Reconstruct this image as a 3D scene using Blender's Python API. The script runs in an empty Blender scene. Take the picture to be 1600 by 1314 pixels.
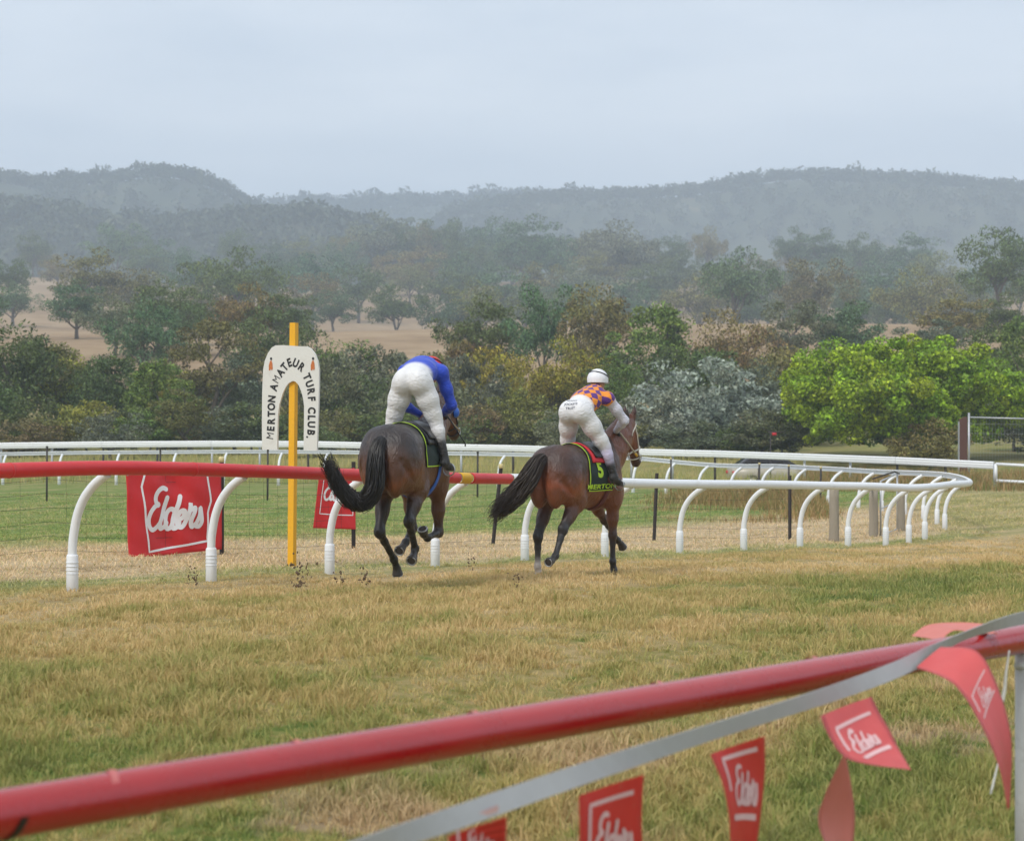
import bpy, bmesh, math, random
import numpy as np
from mathutils import Vector, Matrix
from mathutils.bvhtree import BVHTree

S = bpy.context.scene
COL = S.collection
FPX = 3000.0            # focal length in pixels of a 1600 px wide picture
CAMZ, HOR = 1.6, 657.0

# ------------------------------------------------------------------ camera
cam_d = bpy.data.cameras.new('camera')
cam_d.sensor_width = 36.0
cam_d.lens = FPX * 36.0 / 1600.0
cam_d.clip_start, cam_d.clip_end = 0.1, 9000.0
cam_d.dof.use_dof = True
cam_d.dof.focus_distance = 22.0
cam_d.dof.aperture_fstop = 3.7
cam = bpy.data.objects.new('camera', cam_d)
cam.location = (0, 0, CAMZ)
cam.rotation_euler = (math.radians(90), 0, 0)
COL.objects.link(cam)
S.camera = cam

# ------------------------------------------------------------------ world: overcast daylight
SUN_EL, SUN_ROT = math.radians(48), math.radians(215)
W = bpy.data.worlds.new('World'); S.world = W; W.use_nodes = True
wn, wl = W.node_tree.nodes, W.node_tree.links
wn.clear()
wo = wn.new('ShaderNodeOutputWorld'); bg = wn.new('ShaderNodeBackground')
sky = wn.new('ShaderNodeTexSky'); sky.sky_type = 'NISHITA'; sky.sun_disc = False
sky.sun_elevation, sky.sun_rotation = SUN_EL, SUN_ROT
tc = wn.new('ShaderNodeTexCoord')
mp = wn.new('ShaderNodeMapping'); mp.inputs['Scale'].default_value = (1.5, 1.5, 6.0)
ns = wn.new('ShaderNodeTexNoise'); ns.inputs['Scale'].default_value = 1.7; ns.inputs['Detail'].default_value = 6.0
ns.inputs['Roughness'].default_value = 0.55
cr = wn.new('ShaderNodeValToRGB')
cr.color_ramp.elements[0].position = 0.34; cr.color_ramp.elements[0].color = (0.470, 0.530, 0.610, 1)
cr.color_ramp.elements[1].position = 0.64; cr.color_ramp.elements[1].color = (0.735, 0.765, 0.800, 1)
vm = wn.new('ShaderNodeVectorMath'); vm.operation = 'SCALE'; vm.inputs['Scale'].default_value = 10.0
mx = wn.new('ShaderNodeMix'); mx.data_type = 'RGBA'; mx.inputs['Factor'].default_value = 0.90
wl.new(tc.outputs['Generated'], mp.inputs['Vector']); wl.new(mp.outputs['Vector'], ns.inputs['Vector'])
wl.new(ns.outputs['Fac'], cr.inputs['Fac']); wl.new(cr.outputs['Color'], vm.inputs[0])
wl.new(sky.outputs['Color'], mx.inputs['A']); wl.new(vm.outputs['Vector'], mx.inputs['B'])
wl.new(mx.outputs['Result'], bg.inputs['Color']); bg.inputs['Strength'].default_value = 0.085
wl.new(bg.outputs['Background'], wo.inputs['Surface'])

sun_d = bpy.data.lights.new('sun', 'SUN'); sun_d.energy = 1.5; sun_d.angle = math.radians(12)
sun_d.color = (1.0, 0.955, 0.89)
sun = bpy.data.objects.new('sun', sun_d); COL.objects.link(sun)
# light comes from behind the camera's left shoulder, high up
sd = Vector((math.sin(SUN_ROT) * math.cos(SUN_EL), math.cos(SUN_ROT) * math.cos(SUN_EL), math.sin(SUN_EL)))
sun.rotation_euler = sd.to_track_quat('Z', 'Y').to_euler()
sun.location = (0, 0, 60)

S.view_settings.view_transform = 'Standard'
try: S.view_settings.look = 'None'
except Exception: pass
S.view_settings.exposure = 0.82
S.view_settings.gamma = 1.0
S.view_settings.use_curve_mapping = False
S.render.engine = 'CYCLES'
S.cycles.use_denoising = True
S.cycles.max_bounces = 6
S.cycles.diffuse_bounces = 3
S.cycles.transparent_max_bounces = 8
S.cycles.volume_bounces = 1
S.cycles.use_adaptive_sampling = True
S.cycles.adaptive_threshold = 0.01

# ------------------------------------------------------------------ helpers
def P(px, py, D):
    """a point seen at photograph pixel (px, py), D metres ahead"""
    return Vector(((px - 800.0) * D / FPX, D, CAMZ - (py - HOR) * D / FPX))

def tag(o, label=None, cat=None, group=None, kind=None):
    if label: o['label'] = label
    if cat: o['category'] = cat
    if group: o['group'] = group
    if kind: o['kind'] = kind
    return o

def empty(name, loc=(0, 0, 0), rz=0.0, label=None, cat=None, group=None):
    o = bpy.data.objects.new(name, None)
    o.empty_display_size = 0.2
    o.location = loc; o.rotation_euler = (0, 0, rz)
    COL.objects.link(o)
    return tag(o, label, cat, group)

def link(name, me, mat, parent=None, smooth=True):
    if mat is not None and len(me.materials) == 0:
        me.materials.append(mat)
    if smooth:
        me.polygons.foreach_set('use_smooth', np.ones(len(me.polygons), bool))
    o = bpy.data.objects.new(name, me)
    COL.objects.link(o)
    if parent is not None: o.parent = parent
    return o

class MB:
    """collects faces, then links them as one mesh object"""
    def __init__(s): s.v, s.f = [], []
    def add(s, vs, fs):
        n = len(s.v); s.v += [tuple(v) for v in vs]; s.f += [tuple(i + n for i in f) for f in fs]
        return s
    def box(s, c, size, R=None):
        c = Vector(c); hx, hy, hz = (d / 2 for d in size)
        vs = []
        for z in (-hz, hz):
            for x, y in ((-hx, -hy), (hx, -hy), (hx, hy), (-hx, hy)):
                v = Vector((x, y, z))
                vs.append(c + (R @ v if R is not None else v))
        return s.add(vs, [(0, 3, 2, 1), (4, 5, 6, 7), (0, 1, 5, 4), (1, 2, 6, 5), (2, 3, 7, 6), (3, 0, 4, 7)])
    def tube(s, pts, r, n=8, cap=True, flat=None):
        pts = [Vector(p) for p in pts]
        rs = r if isinstance(r, (list, tuple)) else [r] * len(pts)
        ref = None; vs = []
        for i, p in enumerate(pts):
            t = (pts[min(i + 1, len(pts) - 1)] - pts[max(i - 1, 0)]).normalized()
            if ref is None:
                ref = Vector((0, 0, 1)) if abs(t.z) < 0.9 else Vector((1, 0, 0))
            a = (ref - t * ref.dot(t)).normalized(); b = t.cross(a); ref = a
            for k in range(n):
                an = 2 * math.pi * k / n
                vs.append(p + (a * math.cos(an) * (flat or 1.0) + b * math.sin(an)) * rs[i])
        fs = []
        for i in range(len(pts) - 1):
            for k in range(n):
                k2 = (k + 1) % n
                fs.append((i * n + k, i * n + k2, (i + 1) * n + k2, (i + 1) * n + k))
        if cap:
            fs.append(tuple(reversed(range(n)))); m = (len(pts) - 1) * n
            fs.append(tuple(range(m, m + n)))
        return s.add(vs, fs)
    def sweep(s, prof, pts, cap=True):
        """closed profile [(side, up)...] along pts; side = right of travel"""
        pts = [Vector(p) for p in pts]; n = len(prof); vs = []
        for i, p in enumerate(pts):
            t = (pts[min(i + 1, len(pts) - 1)] - pts[max(i - 1, 0)]).normalized()
            side = t.cross(Vector((0, 0, 1))).normalized(); up = side.cross(t)
            for a, b in prof: vs.append(p + side * a + up * b)
        fs = []
        for i in range(len(pts) - 1):
            for k in range(n):
                k2 = (k + 1) % n
                fs.append((i * n + k, i * n + k2, (i + 1) * n + k2, (i + 1) * n + k))
        if cap:
            fs.append(tuple(reversed(range(n)))); m = (len(pts) - 1) * n
            fs.append(tuple(range(m, m + n)))
        return s.add(vs, fs)
    def mesh(s, name='m'):
        me = bpy.data.meshes.new(name); me.from_pydata(s.v, [], s.f); me.update()
        return me
    def build(s, name, mat, parent=None, smooth=True):
        return link(name, s.mesh(name), mat, parent, smooth)

def np_mesh(name, V, F):
    """fast mesh from numpy verts (n,3) and faces (m,k)"""
    me = bpy.data.meshes.new(name)
    V = np.asarray(V, np.float32); F = np.asarray(F, np.int32); k = F.shape[1]
    me.vertices.add(len(V)); me.vertices.foreach_set('co', V.ravel())
    me.loops.add(F.size); me.loops.foreach_set('vertex_index', F.ravel())
    me.polygons.add(len(F))
    me.polygons.foreach_set('loop_start', np.arange(0, F.size, k, dtype=np.int32))
    me.polygons.foreach_set('loop_total', np.full(len(F), k, np.int32))
    me.update(calc_edges=True)
    return me

def catmull(pts, per=8):
    pts = [Vector(p) for p in pts]; out = []
    q = [pts[0] * 2 - pts[1]] + pts + [pts[-1] * 2 - pts[-2]]
    for i in range(1, len(q) - 2):
        p0, p1, p2, p3 = q[i - 1:i + 3]
        for k in range(per):
            t = k / per
            out.append(0.5 * ((2 * p1) + (p2 - p0) * t + (2 * p0 - 5 * p1 + 4 * p2 - p3) * t * t
                              + (3 * p1 - p0 - 3 * p2 + p3) * t ** 3))
    out.append(pts[-1])
    return out

def copy_tree(o, parent=None):
    c = o.copy(); COL.objects.link(c); c.parent = parent
    for ch in list(o.children): copy_tree(ch, c)
    return c

def sstep(a, b, x):
    t = np.clip((np.asarray(x, float) - a) / (b - a), 0, 1)
    return t * t * (3 - 2 * t)

# ------------------------------------------------------------------ materials
def new_mat(name):
    m = bpy.data.materials.new(name); m.use_nodes = True
    nt = m.node_tree; b = nt.nodes['Principled BSDF']
    return m, nt, b

def N(nt, kind, **kw):
    n = nt.nodes.new(kind)
    for k, v in kw.items():
        if k in n.inputs: n.inputs[k].default_value = v
        else: setattr(n, k, v)
    return n

def ramp(nt, fac, stops):
    r = nt.nodes.new('ShaderNodeValToRGB'); e = r.color_ramp.elements
    while len(e) < len(stops): e.new(0.5)
    for i, (p, c) in enumerate(stops):
        e[i].position = p; e[i].color = (*c, 1) if len(c) == 3 else c
    nt.links.new(fac, r.inputs['Fac'])
    return r.outputs['Color']

def mixc(nt, fac, a, b, mode='MIX'):
    m = nt.nodes.new('ShaderNodeMix'); m.data_type = 'RGBA'; m.blend_type = mode
    for s, v in (('Factor', fac), ('A', a), ('B', b)):
        if isinstance(v, bpy.types.NodeSocket): nt.links.new(v, m.inputs[s])
        elif s == 'Factor': m.inputs[s].default_value = v
        else: m.inputs[s].default_value = (*v, 1)
    return m.outputs['Result']

def mathn(nt, op, a, b=None, c=None, clamp=False):
    m = nt.nodes.new('ShaderNodeMath'); m.operation = op; m.use_clamp = clamp
    for i, v in enumerate((a, b, c)):
        if v is None: continue
        if isinstance(v, bpy.types.NodeSocket): nt.links.new(v, m.inputs[i])
        else: m.inputs[i].default_value = v
    return m.outputs[0]

def noise(nt, scale, vec=None, detail=4.0, rough=0.55, dist=0.0):
    n = N(nt, 'ShaderNodeTexNoise', Scale=scale, Detail=detail, Roughness=rough, Distortion=dist)
    if vec is not None: nt.links.new(vec, n.inputs['Vector'])
    return n.outputs['Fac']

def mapping(nt, vec, scale=(1, 1, 1), rot=(0, 0, 0), loc=(0, 0, 0)):
    m = N(nt, 'ShaderNodeMapping'); m.inputs['Scale'].default_value = scale
    m.inputs['Rotation'].default_value = rot; m.inputs['Location'].default_value = loc
    nt.links.new(vec, m.inputs['Vector']); return m.outputs['Vector']

def bump(nt, b, h, strength=0.3, dist=0.02):
    n = N(nt, 'ShaderNodeBump', Strength=strength, Distance=dist)
    nt.links.new(h, n.inputs['Height']); nt.links.new(n.outputs['Normal'], b.inputs['Normal'])

def worn(name, col, rough=0.5, dirt=(0.2, 0.15, 0.1), amount=0.35, scale=6.0, metal=0.0, bumpy=0.0, var=0.12, stretch=(1, 1, 1)):
    """plain coloured surface with blotches, grime and uneven gloss"""
    m, nt, b = new_mat(name)
    pos = N(nt, 'ShaderNodeTexCoord').outputs['Object']
    pos = mapping(nt, pos, stretch)
    n1 = noise(nt, scale, pos, 6, 0.6); n2 = noise(nt, scale * 5.3, pos, 4, 0.6)
    c = mixc(nt, n1, [x * (1 - var) for x in col], [min(1, x * (1 + var)) for x in col])
    d = ramp(nt, mathn(nt, 'MULTIPLY_ADD', n2, 0.45, mathn(nt, 'MULTIPLY', n1, 0.6)), [(0.56, (0, 0, 0)), (0.74, (1, 1, 1))])
    c = mixc(nt, mathn(nt, 'MULTIPLY', d, amount), c, dirt)
    nt.links.new(c, b.inputs['Base Color'])
    nt.links.new(mathn(nt, 'MULTIPLY_ADD', n2, 0.25, rough - 0.1), b.inputs['Roughness'])
    b.inputs['Metallic'].default_value = metal
    if bumpy: bump(nt, b, n2, bumpy, 0.01)
    return m
# ------------------------------------------------------------------ terrain
_rs = np.random.RandomState(11)
_hw = [(_rs.uniform(0, 6.28), _rs.uniform(0, 6.28), _rs.uniform(0.8, 1.25)) for _ in range(9)]
def hill(x, y):
    """rolling paddocks rising behind the tree belt"""
    D = np.asarray(y, float)
    z = np.interp(D, [-400, 75, 110, 150, 200, 300, 375, 530, 640, 720, 830, 1000, 3400],
                  [-0.77, -0.77, 0.0, 3.6, 8.6, 16.8, 22.5, 39, 50, 56, 46, 40, 40])
    w = sstep(130, 420, D)
    und = np.zeros_like(D)
    for i, (a, b, k) in enumerate(_hw):
        f = 0.006 * (1 + 0.7 * i) * k
        und += np.sin(x * f + a + 0.4 * i) * np.cos(D * f * 0.8 + b) / (1 + 0.9 * i)
    return z + w * und * 7.0

def g(x, y):
    x = np.asarray(x, float); y = np.asarray(y, float)
    t = 0.56 * x + 0.83 * y
    A = np.interp(t, [-500, 11.5, 14.5, 34, 37, 5000], [0, 0, -0.06, -0.72, -0.77, -0.77])
    n = -0.734 * x + 0.68 * y
    B = -0.42 * (1 - sstep(4, 10, n)) * (1 - sstep(30, 60, y))
    far = sstep(70, 112, y)
    z = (A + B) * (1 - far) + hill(x, y) * far
    z = z - 0.85 * np.exp(-((x - 12.1) ** 2 + (y - 88) ** 2) / 60.0)
    z = z + 0.025 * np.sin(x * 1.7 + 0.6 * y) * np.sin(y * 0.9 - 0.4 * x) * (1 - sstep(40, 90, y))
    return z
def gz(x, y): return float(g(x, y))

def turf_group():
    """ground colour by place: mown track, raked straw, green paddock, dry hills"""
    ng = bpy.data.node_groups.new('turf_colour', 'ShaderNodeTree')
    ng.interface.new_socket('Color', in_out='OUTPUT', socket_type='NodeSocketColor')
    out = ng.nodes.new('NodeGroupOutput')
    pos = N(ng, 'ShaderNodeNewGeometry').outputs['Position']
    sp = N(ng, 'ShaderNodeSeparateXYZ'); ng.links.new(pos, sp.inputs[0])
    X, Y = sp.outputs[0], sp.outputs[1]
    flat = N(ng, 'ShaderNodeCombineXYZ'); ng.links.new(X, flat.inputs[0]); ng.links.new(Y, flat.inputs[1])
    fv = flat.outputs[0]
    along = mapping(ng, fv, (1, 1, 1), (0, 0, -math.atan2(0.83, 0.56)))
    st = mapping(ng, along, (0.28, 1.0, 1))
    n_big = ramp(ng, noise(ng, 0.42, st, 5, 0.6), [(0.26, (0.31,) * 3), (0.74, (0.76,) * 3)])
    n_mid = noise(ng, 1.5, st, 6, 0.68)
    n_fin = noise(ng, 7.0, fv, 4, 0.65)
    # perpendicular distance from the running rail
    n2 = mathn(ng, 'ADD', mathn(ng, 'MULTIPLY', X, -0.83), mathn(ng, 'MULTIPLY', Y, 0.56))
    wob = mathn(ng, 'MULTIPLY_ADD', mathn(ng, 'SUBTRACT', n_mid, 0.5), 3.0, n2)
    # track turf
    k = mathn(ng, 'ADD', mathn(ng, 'MULTIPLY', n_big, 0.62), mathn(ng, 'MULTIPLY', n_mid, 0.45))
    k = mathn(ng, 'MULTIPLY_ADD', mathn(ng, 'SUBTRACT', n_fin, 0.5), 0.36, k)
    # nearer the rail the sward is drier
    dry = N(ng, 'ShaderNodeMapRange'); dry.inputs[1].default_value = 8.0; dry.inputs[2].default_value = 14.0
    dry.inputs[3].default_value = -0.02; dry.inputs[4].default_value = 0.13
    ng.links.new(n2, dry.inputs[0])
    k = mathn(ng, 'ADD', k, dry.outputs[0])
    turf = ramp(ng, k, [(0.40, (0.070, 0.120, 0.018)), (0.48, (0.145, 0.180, 0.034)), (0.545, (0.265, 0.225, 0.070)),
                        (0.63, (0.375, 0.275, 0.115)), (0.74, (0.480, 0.355, 0.185))])
    straw = ramp(ng, mathn(ng, 'MULTIPLY_ADD', n_fin, 0.5, mathn(ng, 'MULTIPLY', n_mid, 0.5)),
                 [(0.36, (0.24, 0.165, 0.080)), (0.48, (0.47, 0.345, 0.195)), (0.62, (0.60, 0.47, 0.29))])
    green = ramp(ng, mathn(ng, 'MULTIPLY_ADD', n_fin, 0.25, mathn(ng, 'MULTIPLY', n_mid, 0.8)),
                 [(0.40, (0.100, 0.170, 0.026)), (0.53, (0.170, 0.235, 0.050)), (0.62, (0.36, 0.29, 0.125))])
    hills = ramp(ng, mathn(ng, 'ADD', mathn(ng, 'MULTIPLY', noise(ng, 0.02, fv, 5, 0.6), 0.6),
                           mathn(ng, 'MULTIPLY', noise(ng, 0.22, fv, 4, 0.6), 0.4)),
                 [(0.35, (0.24, 0.155, 0.085)), (0.52, (0.37, 0.255, 0.145)), (0.68, (0.44, 0.325, 0.20))])
    def band(v, a, b):
        r = N(ng, 'ShaderNodeMapRange'); r.inputs[1].default_value = a; r.inputs[2].default_value = b
        ng.links.new(v, r.inputs[0]); return r.outputs[0]
    greenedge_ = 0
    greenedge = mathn(ng, 'MULTIPLY', band(wob, 13.5, 14.2), mathn(ng, 'SUBTRACT', 1.0, band(wob, 14.6, 15.4)))
    # worn bare patches just beyond the near rail
    nn_ = mathn(ng, 'ADD', mathn(ng, 'MULTIPLY', X, -0.734), mathn(ng, 'MULTIPLY', Y, 0.68))
    worn_z = mathn(ng, 'MULTIPLY', band(nn_, 4.6, 5.6), mathn(ng, 'SUBTRACT', 1.0, band(nn_, 6.6, 8.0)))
    worn_k = mathn(ng, 'MULTIPLY', worn_z, ramp(ng, noise(ng, 0.75, fv, 4, 0.6), [(0.52, (0, 0, 0)), (0.60, (1, 1, 1))]))
    turf = mixc(ng, mathn(ng, 'MULTIPLY', worn_k, 0.85), turf, (0.36, 0.25, 0.15))
    c = mixc(ng, band(wob, 13.7, 14.5), turf, straw)
    c = mixc(ng, mathn(ng, 'MULTIPLY', greenedge, 0.7), c, green)
    c = mixc(ng, band(wob, 20.5, 22.5), c, green)
    # beyond the bend the track swings round: mown turf again to the right
    rt = mathn(ng, 'SUBTRACT', X, mathn(ng, 'MULTIPLY', Y, 0.16))
    inf = mathn(ng, 'MULTIPLY', band(rt, 2.2, 3.2), band(Y, 38.0, 44.0))
    c = mixc(ng, inf, c, mixc(ng, 0.45, turf, green))
    c = mixc(ng, band(Y, 62.0, 82.0), c, mixc(ng, n_big, green, (0.33, 0.25, 0.09)))
    c = mixc(ng, band(Y, 118.0, 150.0), c, hills)
    ng.links.new(c, out.inputs[0])
    return ng
TURF = turf_group()

m_ground, nt, b = new_mat('ground_turf')
gn = nt.nodes.new('ShaderNodeGroup'); gn.node_tree = TURF
hs = N(nt, 'ShaderNodeHueSaturation', Value=0.92, Saturation=0.95); nt.links.new(gn.outputs[0], hs.inputs['Color'])
nt.links.new(hs.outputs[0], b.inputs['Base Color']); b.inputs['Roughness'].default_value = 0.95
b.inputs['Specular IOR Level'].default_value = 0.1
pos = N(nt, 'ShaderNodeNewGeometry').outputs['Position']
bump(nt, b, noise(nt, 14.0, pos, 6, 0.7), 0.6, 0.05)

def build_ground():
    ys = np.unique(np.concatenate([np.linspace(-260, 2, 24), np.linspace(2, 60, 150), np.linspace(60, 180, 80),
                                   np.linspace(180, 800, 110), np.linspace(800, 2950, 40)]))
    us = np.concatenate([np.linspace(-1, -0.42, 24), np.linspace(-0.42, 0.42, 150)[1:-1], np.linspace(0.42, 1, 24)])
    V = np.zeros((len(ys), len(us), 3))
    for i, y in enumerate(ys):
        half = 90 + max(y, 0) * 0.82 if y > 0 else 90 - y * 0.3
        x = us * min(half, 2300)
        V[i, :, 0] = x; V[i, :, 1] = y; V[i, :, 2] = g(x, np.full_like(x, y))
    a = np.arange(len(ys) * len(us)).reshape(len(ys), len(us))
    F = np.stack([a[:-1, :-1], a[:-1, 1:], a[1:, 1:], a[1:, :-1]], -1).reshape(-1, 4)
    o = link('ground', np_mesh('ground', V.reshape(-1, 3), F), m_ground)
    tag(o, kind='structure')
build_ground()

# ------------------------------------------------------------------ grass blades (one mass each)
m_grass, nt, b = new_mat('grass_blades')
gn = nt.nodes.new('ShaderNodeGroup'); gn.node_tree = TURF
rnd = N(nt, 'ShaderNodeAttribute', attribute_name='rnd')
c = mixc(nt, mathn(nt, 'MULTIPLY', rnd.outputs['Fac'], 0.42), gn.outputs[0], (0.50, 0.37, 0.18))
c = mixc(nt, mathn(nt, 'MULTIPLY', mathn(nt, 'GREATER_THAN', rnd.outputs['Fac'], 0.8), 0.45), c, (0.085, 0.16, 0.025))
c2 = N(nt, 'ShaderNodeHueSaturation', Value=1.55, Saturation=0.98); nt.links.new(c, c2.inputs['Color'])
nt.links.new(c2.outputs[0], b.inputs['Base Color']); b.inputs['Roughness'].default_value = 0.7
b.inputs['Specular IOR Level'].default_value = 0.15
tr = N(nt, 'ShaderNodeBsdfTranslucent'); nt.links.new(c2.outputs[0], tr.inputs['Color'])
ms = N(nt, 'ShaderNodeMixShader'); ms.inputs[0].default_value = 0.3
nt.links.new(b.outputs[0], ms.inputs[1]); nt.links.new(tr.outputs[0], ms.inputs[2])
nt.links.new(ms.outputs[0], nt.nodes['Material Output'].inputs['Surface'])

def blades(name, X, Y, Hh, wid, lean, mat, label, seed, bend=0.5, la=None, rv=None):
    rs = np.random.RandomState(seed); n = len(X)
    Z = g(X, Y) - 0.004
    an = rs.uniform(0, 2 * np.pi, n); la = rs.uniform(0, 2 * np.pi, n) if la is None else la; l = rs.uniform(0.15, 1.0, n) * lean * Hh
    w = wid * rs.uniform(0.6, 1.3, n)
    dx, dy = np.cos(an) * w / 2, np.sin(an) * w / 2
    V = np.zeros((n, 5, 3))
    V[:, 0] = np.stack([X - dx, Y - dy, Z], -1); V[:, 1] = np.stack([X + dx, Y + dy, Z], -1)
    mx_, my_ = X + np.cos(la) * l * 0.35, Y + np.sin(la) * l * 0.35
    V[:, 2] = np.stack([mx_ + dx * .8, my_ + dy * .8, Z + Hh * 0.6], -1)
    V[:, 3] = np.stack([mx_ - dx * .8, my_ - dy * .8, Z + Hh * 0.6], -1)
    V[:, 4] = np.stack([X + np.cos(la) * l, Y + np.sin(la) * l, Z + Hh * (1 - bend * l / Hh * 0.4)], -1)
    i = np.arange(n) * 5
    T = np.concatenate([np.stack([i, i + 1, i + 2], -1), np.stack([i, i + 2, i + 3], -1), np.stack([i + 3, i + 2, i + 4], -1)])
    me = np_mesh(name, V.reshape(-1, 3), T)
    at = me.attributes.new('rnd', 'FLOAT', 'POINT'); at.data.foreach_set('value', np.repeat(rs.rand(n) if rv is None else rv, 5).astype(np.float32))
    o = link(name, me, mat, None, False)
    return tag(o, label, 'grass', kind='stuff')

def fnoise(x, y, seed, sc):
    rs = np.random.RandomState(seed); v = np.zeros_like(x)
    for i in range(7):
        a = rs.uniform(0, 6.28); f = sc * rs.uniform(0.5, 2.0)
        v += np.sin((x * math.cos(a) + y * math.sin(a)) * f + rs.uniform(0, 6.28))
    return v / 7

def scatter(n, y0, y1, seed, power, half=0.30):
    """points in front of the camera, thinning out with distance"""
    rs = np.random.RandomState(seed); u = rs.rand(n)
    if abs(power - 1) < 1e-6: y = y0 * (y1 / y0) ** u
    else:
        q = 1 - power; y = (y0 ** q + u * (y1 ** q - y0 ** q)) ** (1 / q)
    x = rs.uniform(-1, 1, n) * (y * half + 0.8)
    return x, y, rs

def clumps(x, y, per, spread, rs):
    '''tufts: blades fan out from each centre'''
    n = len(x); a = rs.uniform(0, 2 * np.pi, (n, per)); r = np.abs(rs.normal(0, 1, (n, per))) * spread
    X = (x[:, None] + np.cos(a) * r).ravel(); Y = (y[:, None] + np.sin(a) * r).ravel()
    return X, Y, (a + rs.normal(0, 0.6, (n, per))).ravel()

def build_grass():
    x, y, rs = scatter(36000, 7.0, 40.0, 3, 1.05, 0.29)
    n2 = -0.83 * x + 0.56 * y
    k = (n2 < 14.3); x, y = x[k], y[k]
    keep = rs.rand(len(x)) < np.clip(0.85 + 1.1 * fnoise(x, y, 5, 1.6) + 0.6 * fnoise(x, y, 6, 5.0), 0.42, 1); x, y = x[keep], y[keep]
    per = 17; hv = np.repeat(rs.uniform(0.45, 1.5, len(x)) ** 1.3, per); rv = np.repeat(rs.rand(len(x)), per)
    sp_ = 0.035 + 0.0022 * y
    x, y, la = clumps(x, y, per, sp_[:, None] * rs.uniform(0.6, 1.4, (len(sp_), 1)), rs); rv = np.clip(rv * 0.6 + rs.rand(len(x)) * 0.4, 0, 1)
    n2 = -0.83 * x + 0.56 * y; cl = fnoise(x, y, 5, 1.6); cl2 = fnoise(x, y, 6, 5.0)
    h = (0.050 + 0.040 * np.clip(cl + cl2, -0.6, 1.2)) * hv * rs.uniform(0.6, 1.35, len(x)) * (1 - 0.5 * sstep(9, 14, n2)) + 0.008
    blades('track_grass', x, y, h, 0.0052 + 0.00022 * y, 1.0, m_grass, 'patchy green and straw coloured mown turf of the racetrack', 21, la=la, rv=rv)
    # cut straw and grass behind the running rail
    x, y, rs = scatter(130000, 17.0, 62.0, 8, 0.6)
    n2 = -0.83 * x + 0.56 * y
    k = (n2 > 14.3); x, y, n2 = x[k], y[k], n2[k]
    h = (0.055 + 0.03 * fnoise(x, y, 9, 1.2)) * rs.uniform(0.5, 1.5, len(x))
    k = h > 0.012; x, y, h = x[k], y[k], h[k]
    blades('infield_grass', x, y, h, 0.0055 + 0.00022 * y, 2.6, m_grass, 'flattened straw and green grass behind the white running rail', 22)
    # tall dry grass by the wooden gate posts
    m_tall = bpy.data.materials.new('tall_dry_grass'); m_tall.use_nodes = True
    nt = m_tall.node_tree; b = nt.nodes['Principled BSDF']
    r = N(nt, 'ShaderNodeAttribute', attribute_name='rnd')
    nt.links.new(ramp(nt, r.outputs['Fac'], [(0, (0.20, 0.115, 0.035)), (0.5, (0.36, 0.235, 0.085)), (0.72, (0.50, 0.37, 0.18)), (0.80, (0.14, 0.18, 0.04))]), b.inputs['Base Color'])
    b.inputs['Roughness'].default_value = 0.9
    rs = np.random.RandomState(31)
    n = 52000; px = rs.uniform(985, 1330, n); D = rs.uniform(44, 60, n)
    x = (px - 800) * D / FPX; y = D
    cl = fnoise(x, y, 14, 0.8)
    ed = sstep(985, 1060, px) * (1 - sstep(1250, 1330, px)) * sstep(44, 52, D + 7 * fnoise(x, y, 44, 0.9))
    k = rs.rand(n) < np.clip(0.35 + cl * 1.5, 0, 1) * ed; x, y, cl, ed = x[k], y[k], cl[k], ed[k]
    h = (0.36 + 0.45 * cl) * (0.25 + 0.75 * ed) * rs.uniform(0.4, 1.15, len(x))
    blades('tall_dry_grass', x, y, np.maximum(h, 0.06), 0.012, 0.7, m_tall, 'tall dry brown grass inside the bend of the white rail', 23)
    n = 36000; px = rs.uniform(1250, 1720, n); D = rs.uniform(63, 80, n)
    x = (px - 800) * D / FPX; y = D; cl = fnoise(x, y, 15, 0.6)
    k = rs.rand(n) < np.clip(0.45 + cl * 1.2, 0, 1); x, y, cl = x[k], y[k], cl[k]
    h = (0.50 + 0.5 * cl) * rs.uniform(0.4, 1.2, len(x))
    blades('tall_dry_grass', x, y, h, 0.018, 0.6, m_tall, 'tall dry brown grass behind the far rail below the bright green tree', 24)
    n = 26000; px = rs.uniform(-250, 1250, n); D = rs.uniform(72, 104, n)
    x = (px - 800) * D / FPX; y = D; cl = fnoise(x, y, 16, 0.5)
    k = rs.rand(n) < np.clip(0.5 + cl * 1.3, 0, 1); x, y, cl = x[k], y[k], cl[k]
    h = (0.5 + 0.3 * cl) * rs.uniform(0.4, 1.2, len(x))
    blades('rough_grass', x, y, h, 0.028, 0.7, m_grass, 'rough uncut grass along the foot of the tree belt', 25)
build_grass()
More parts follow.
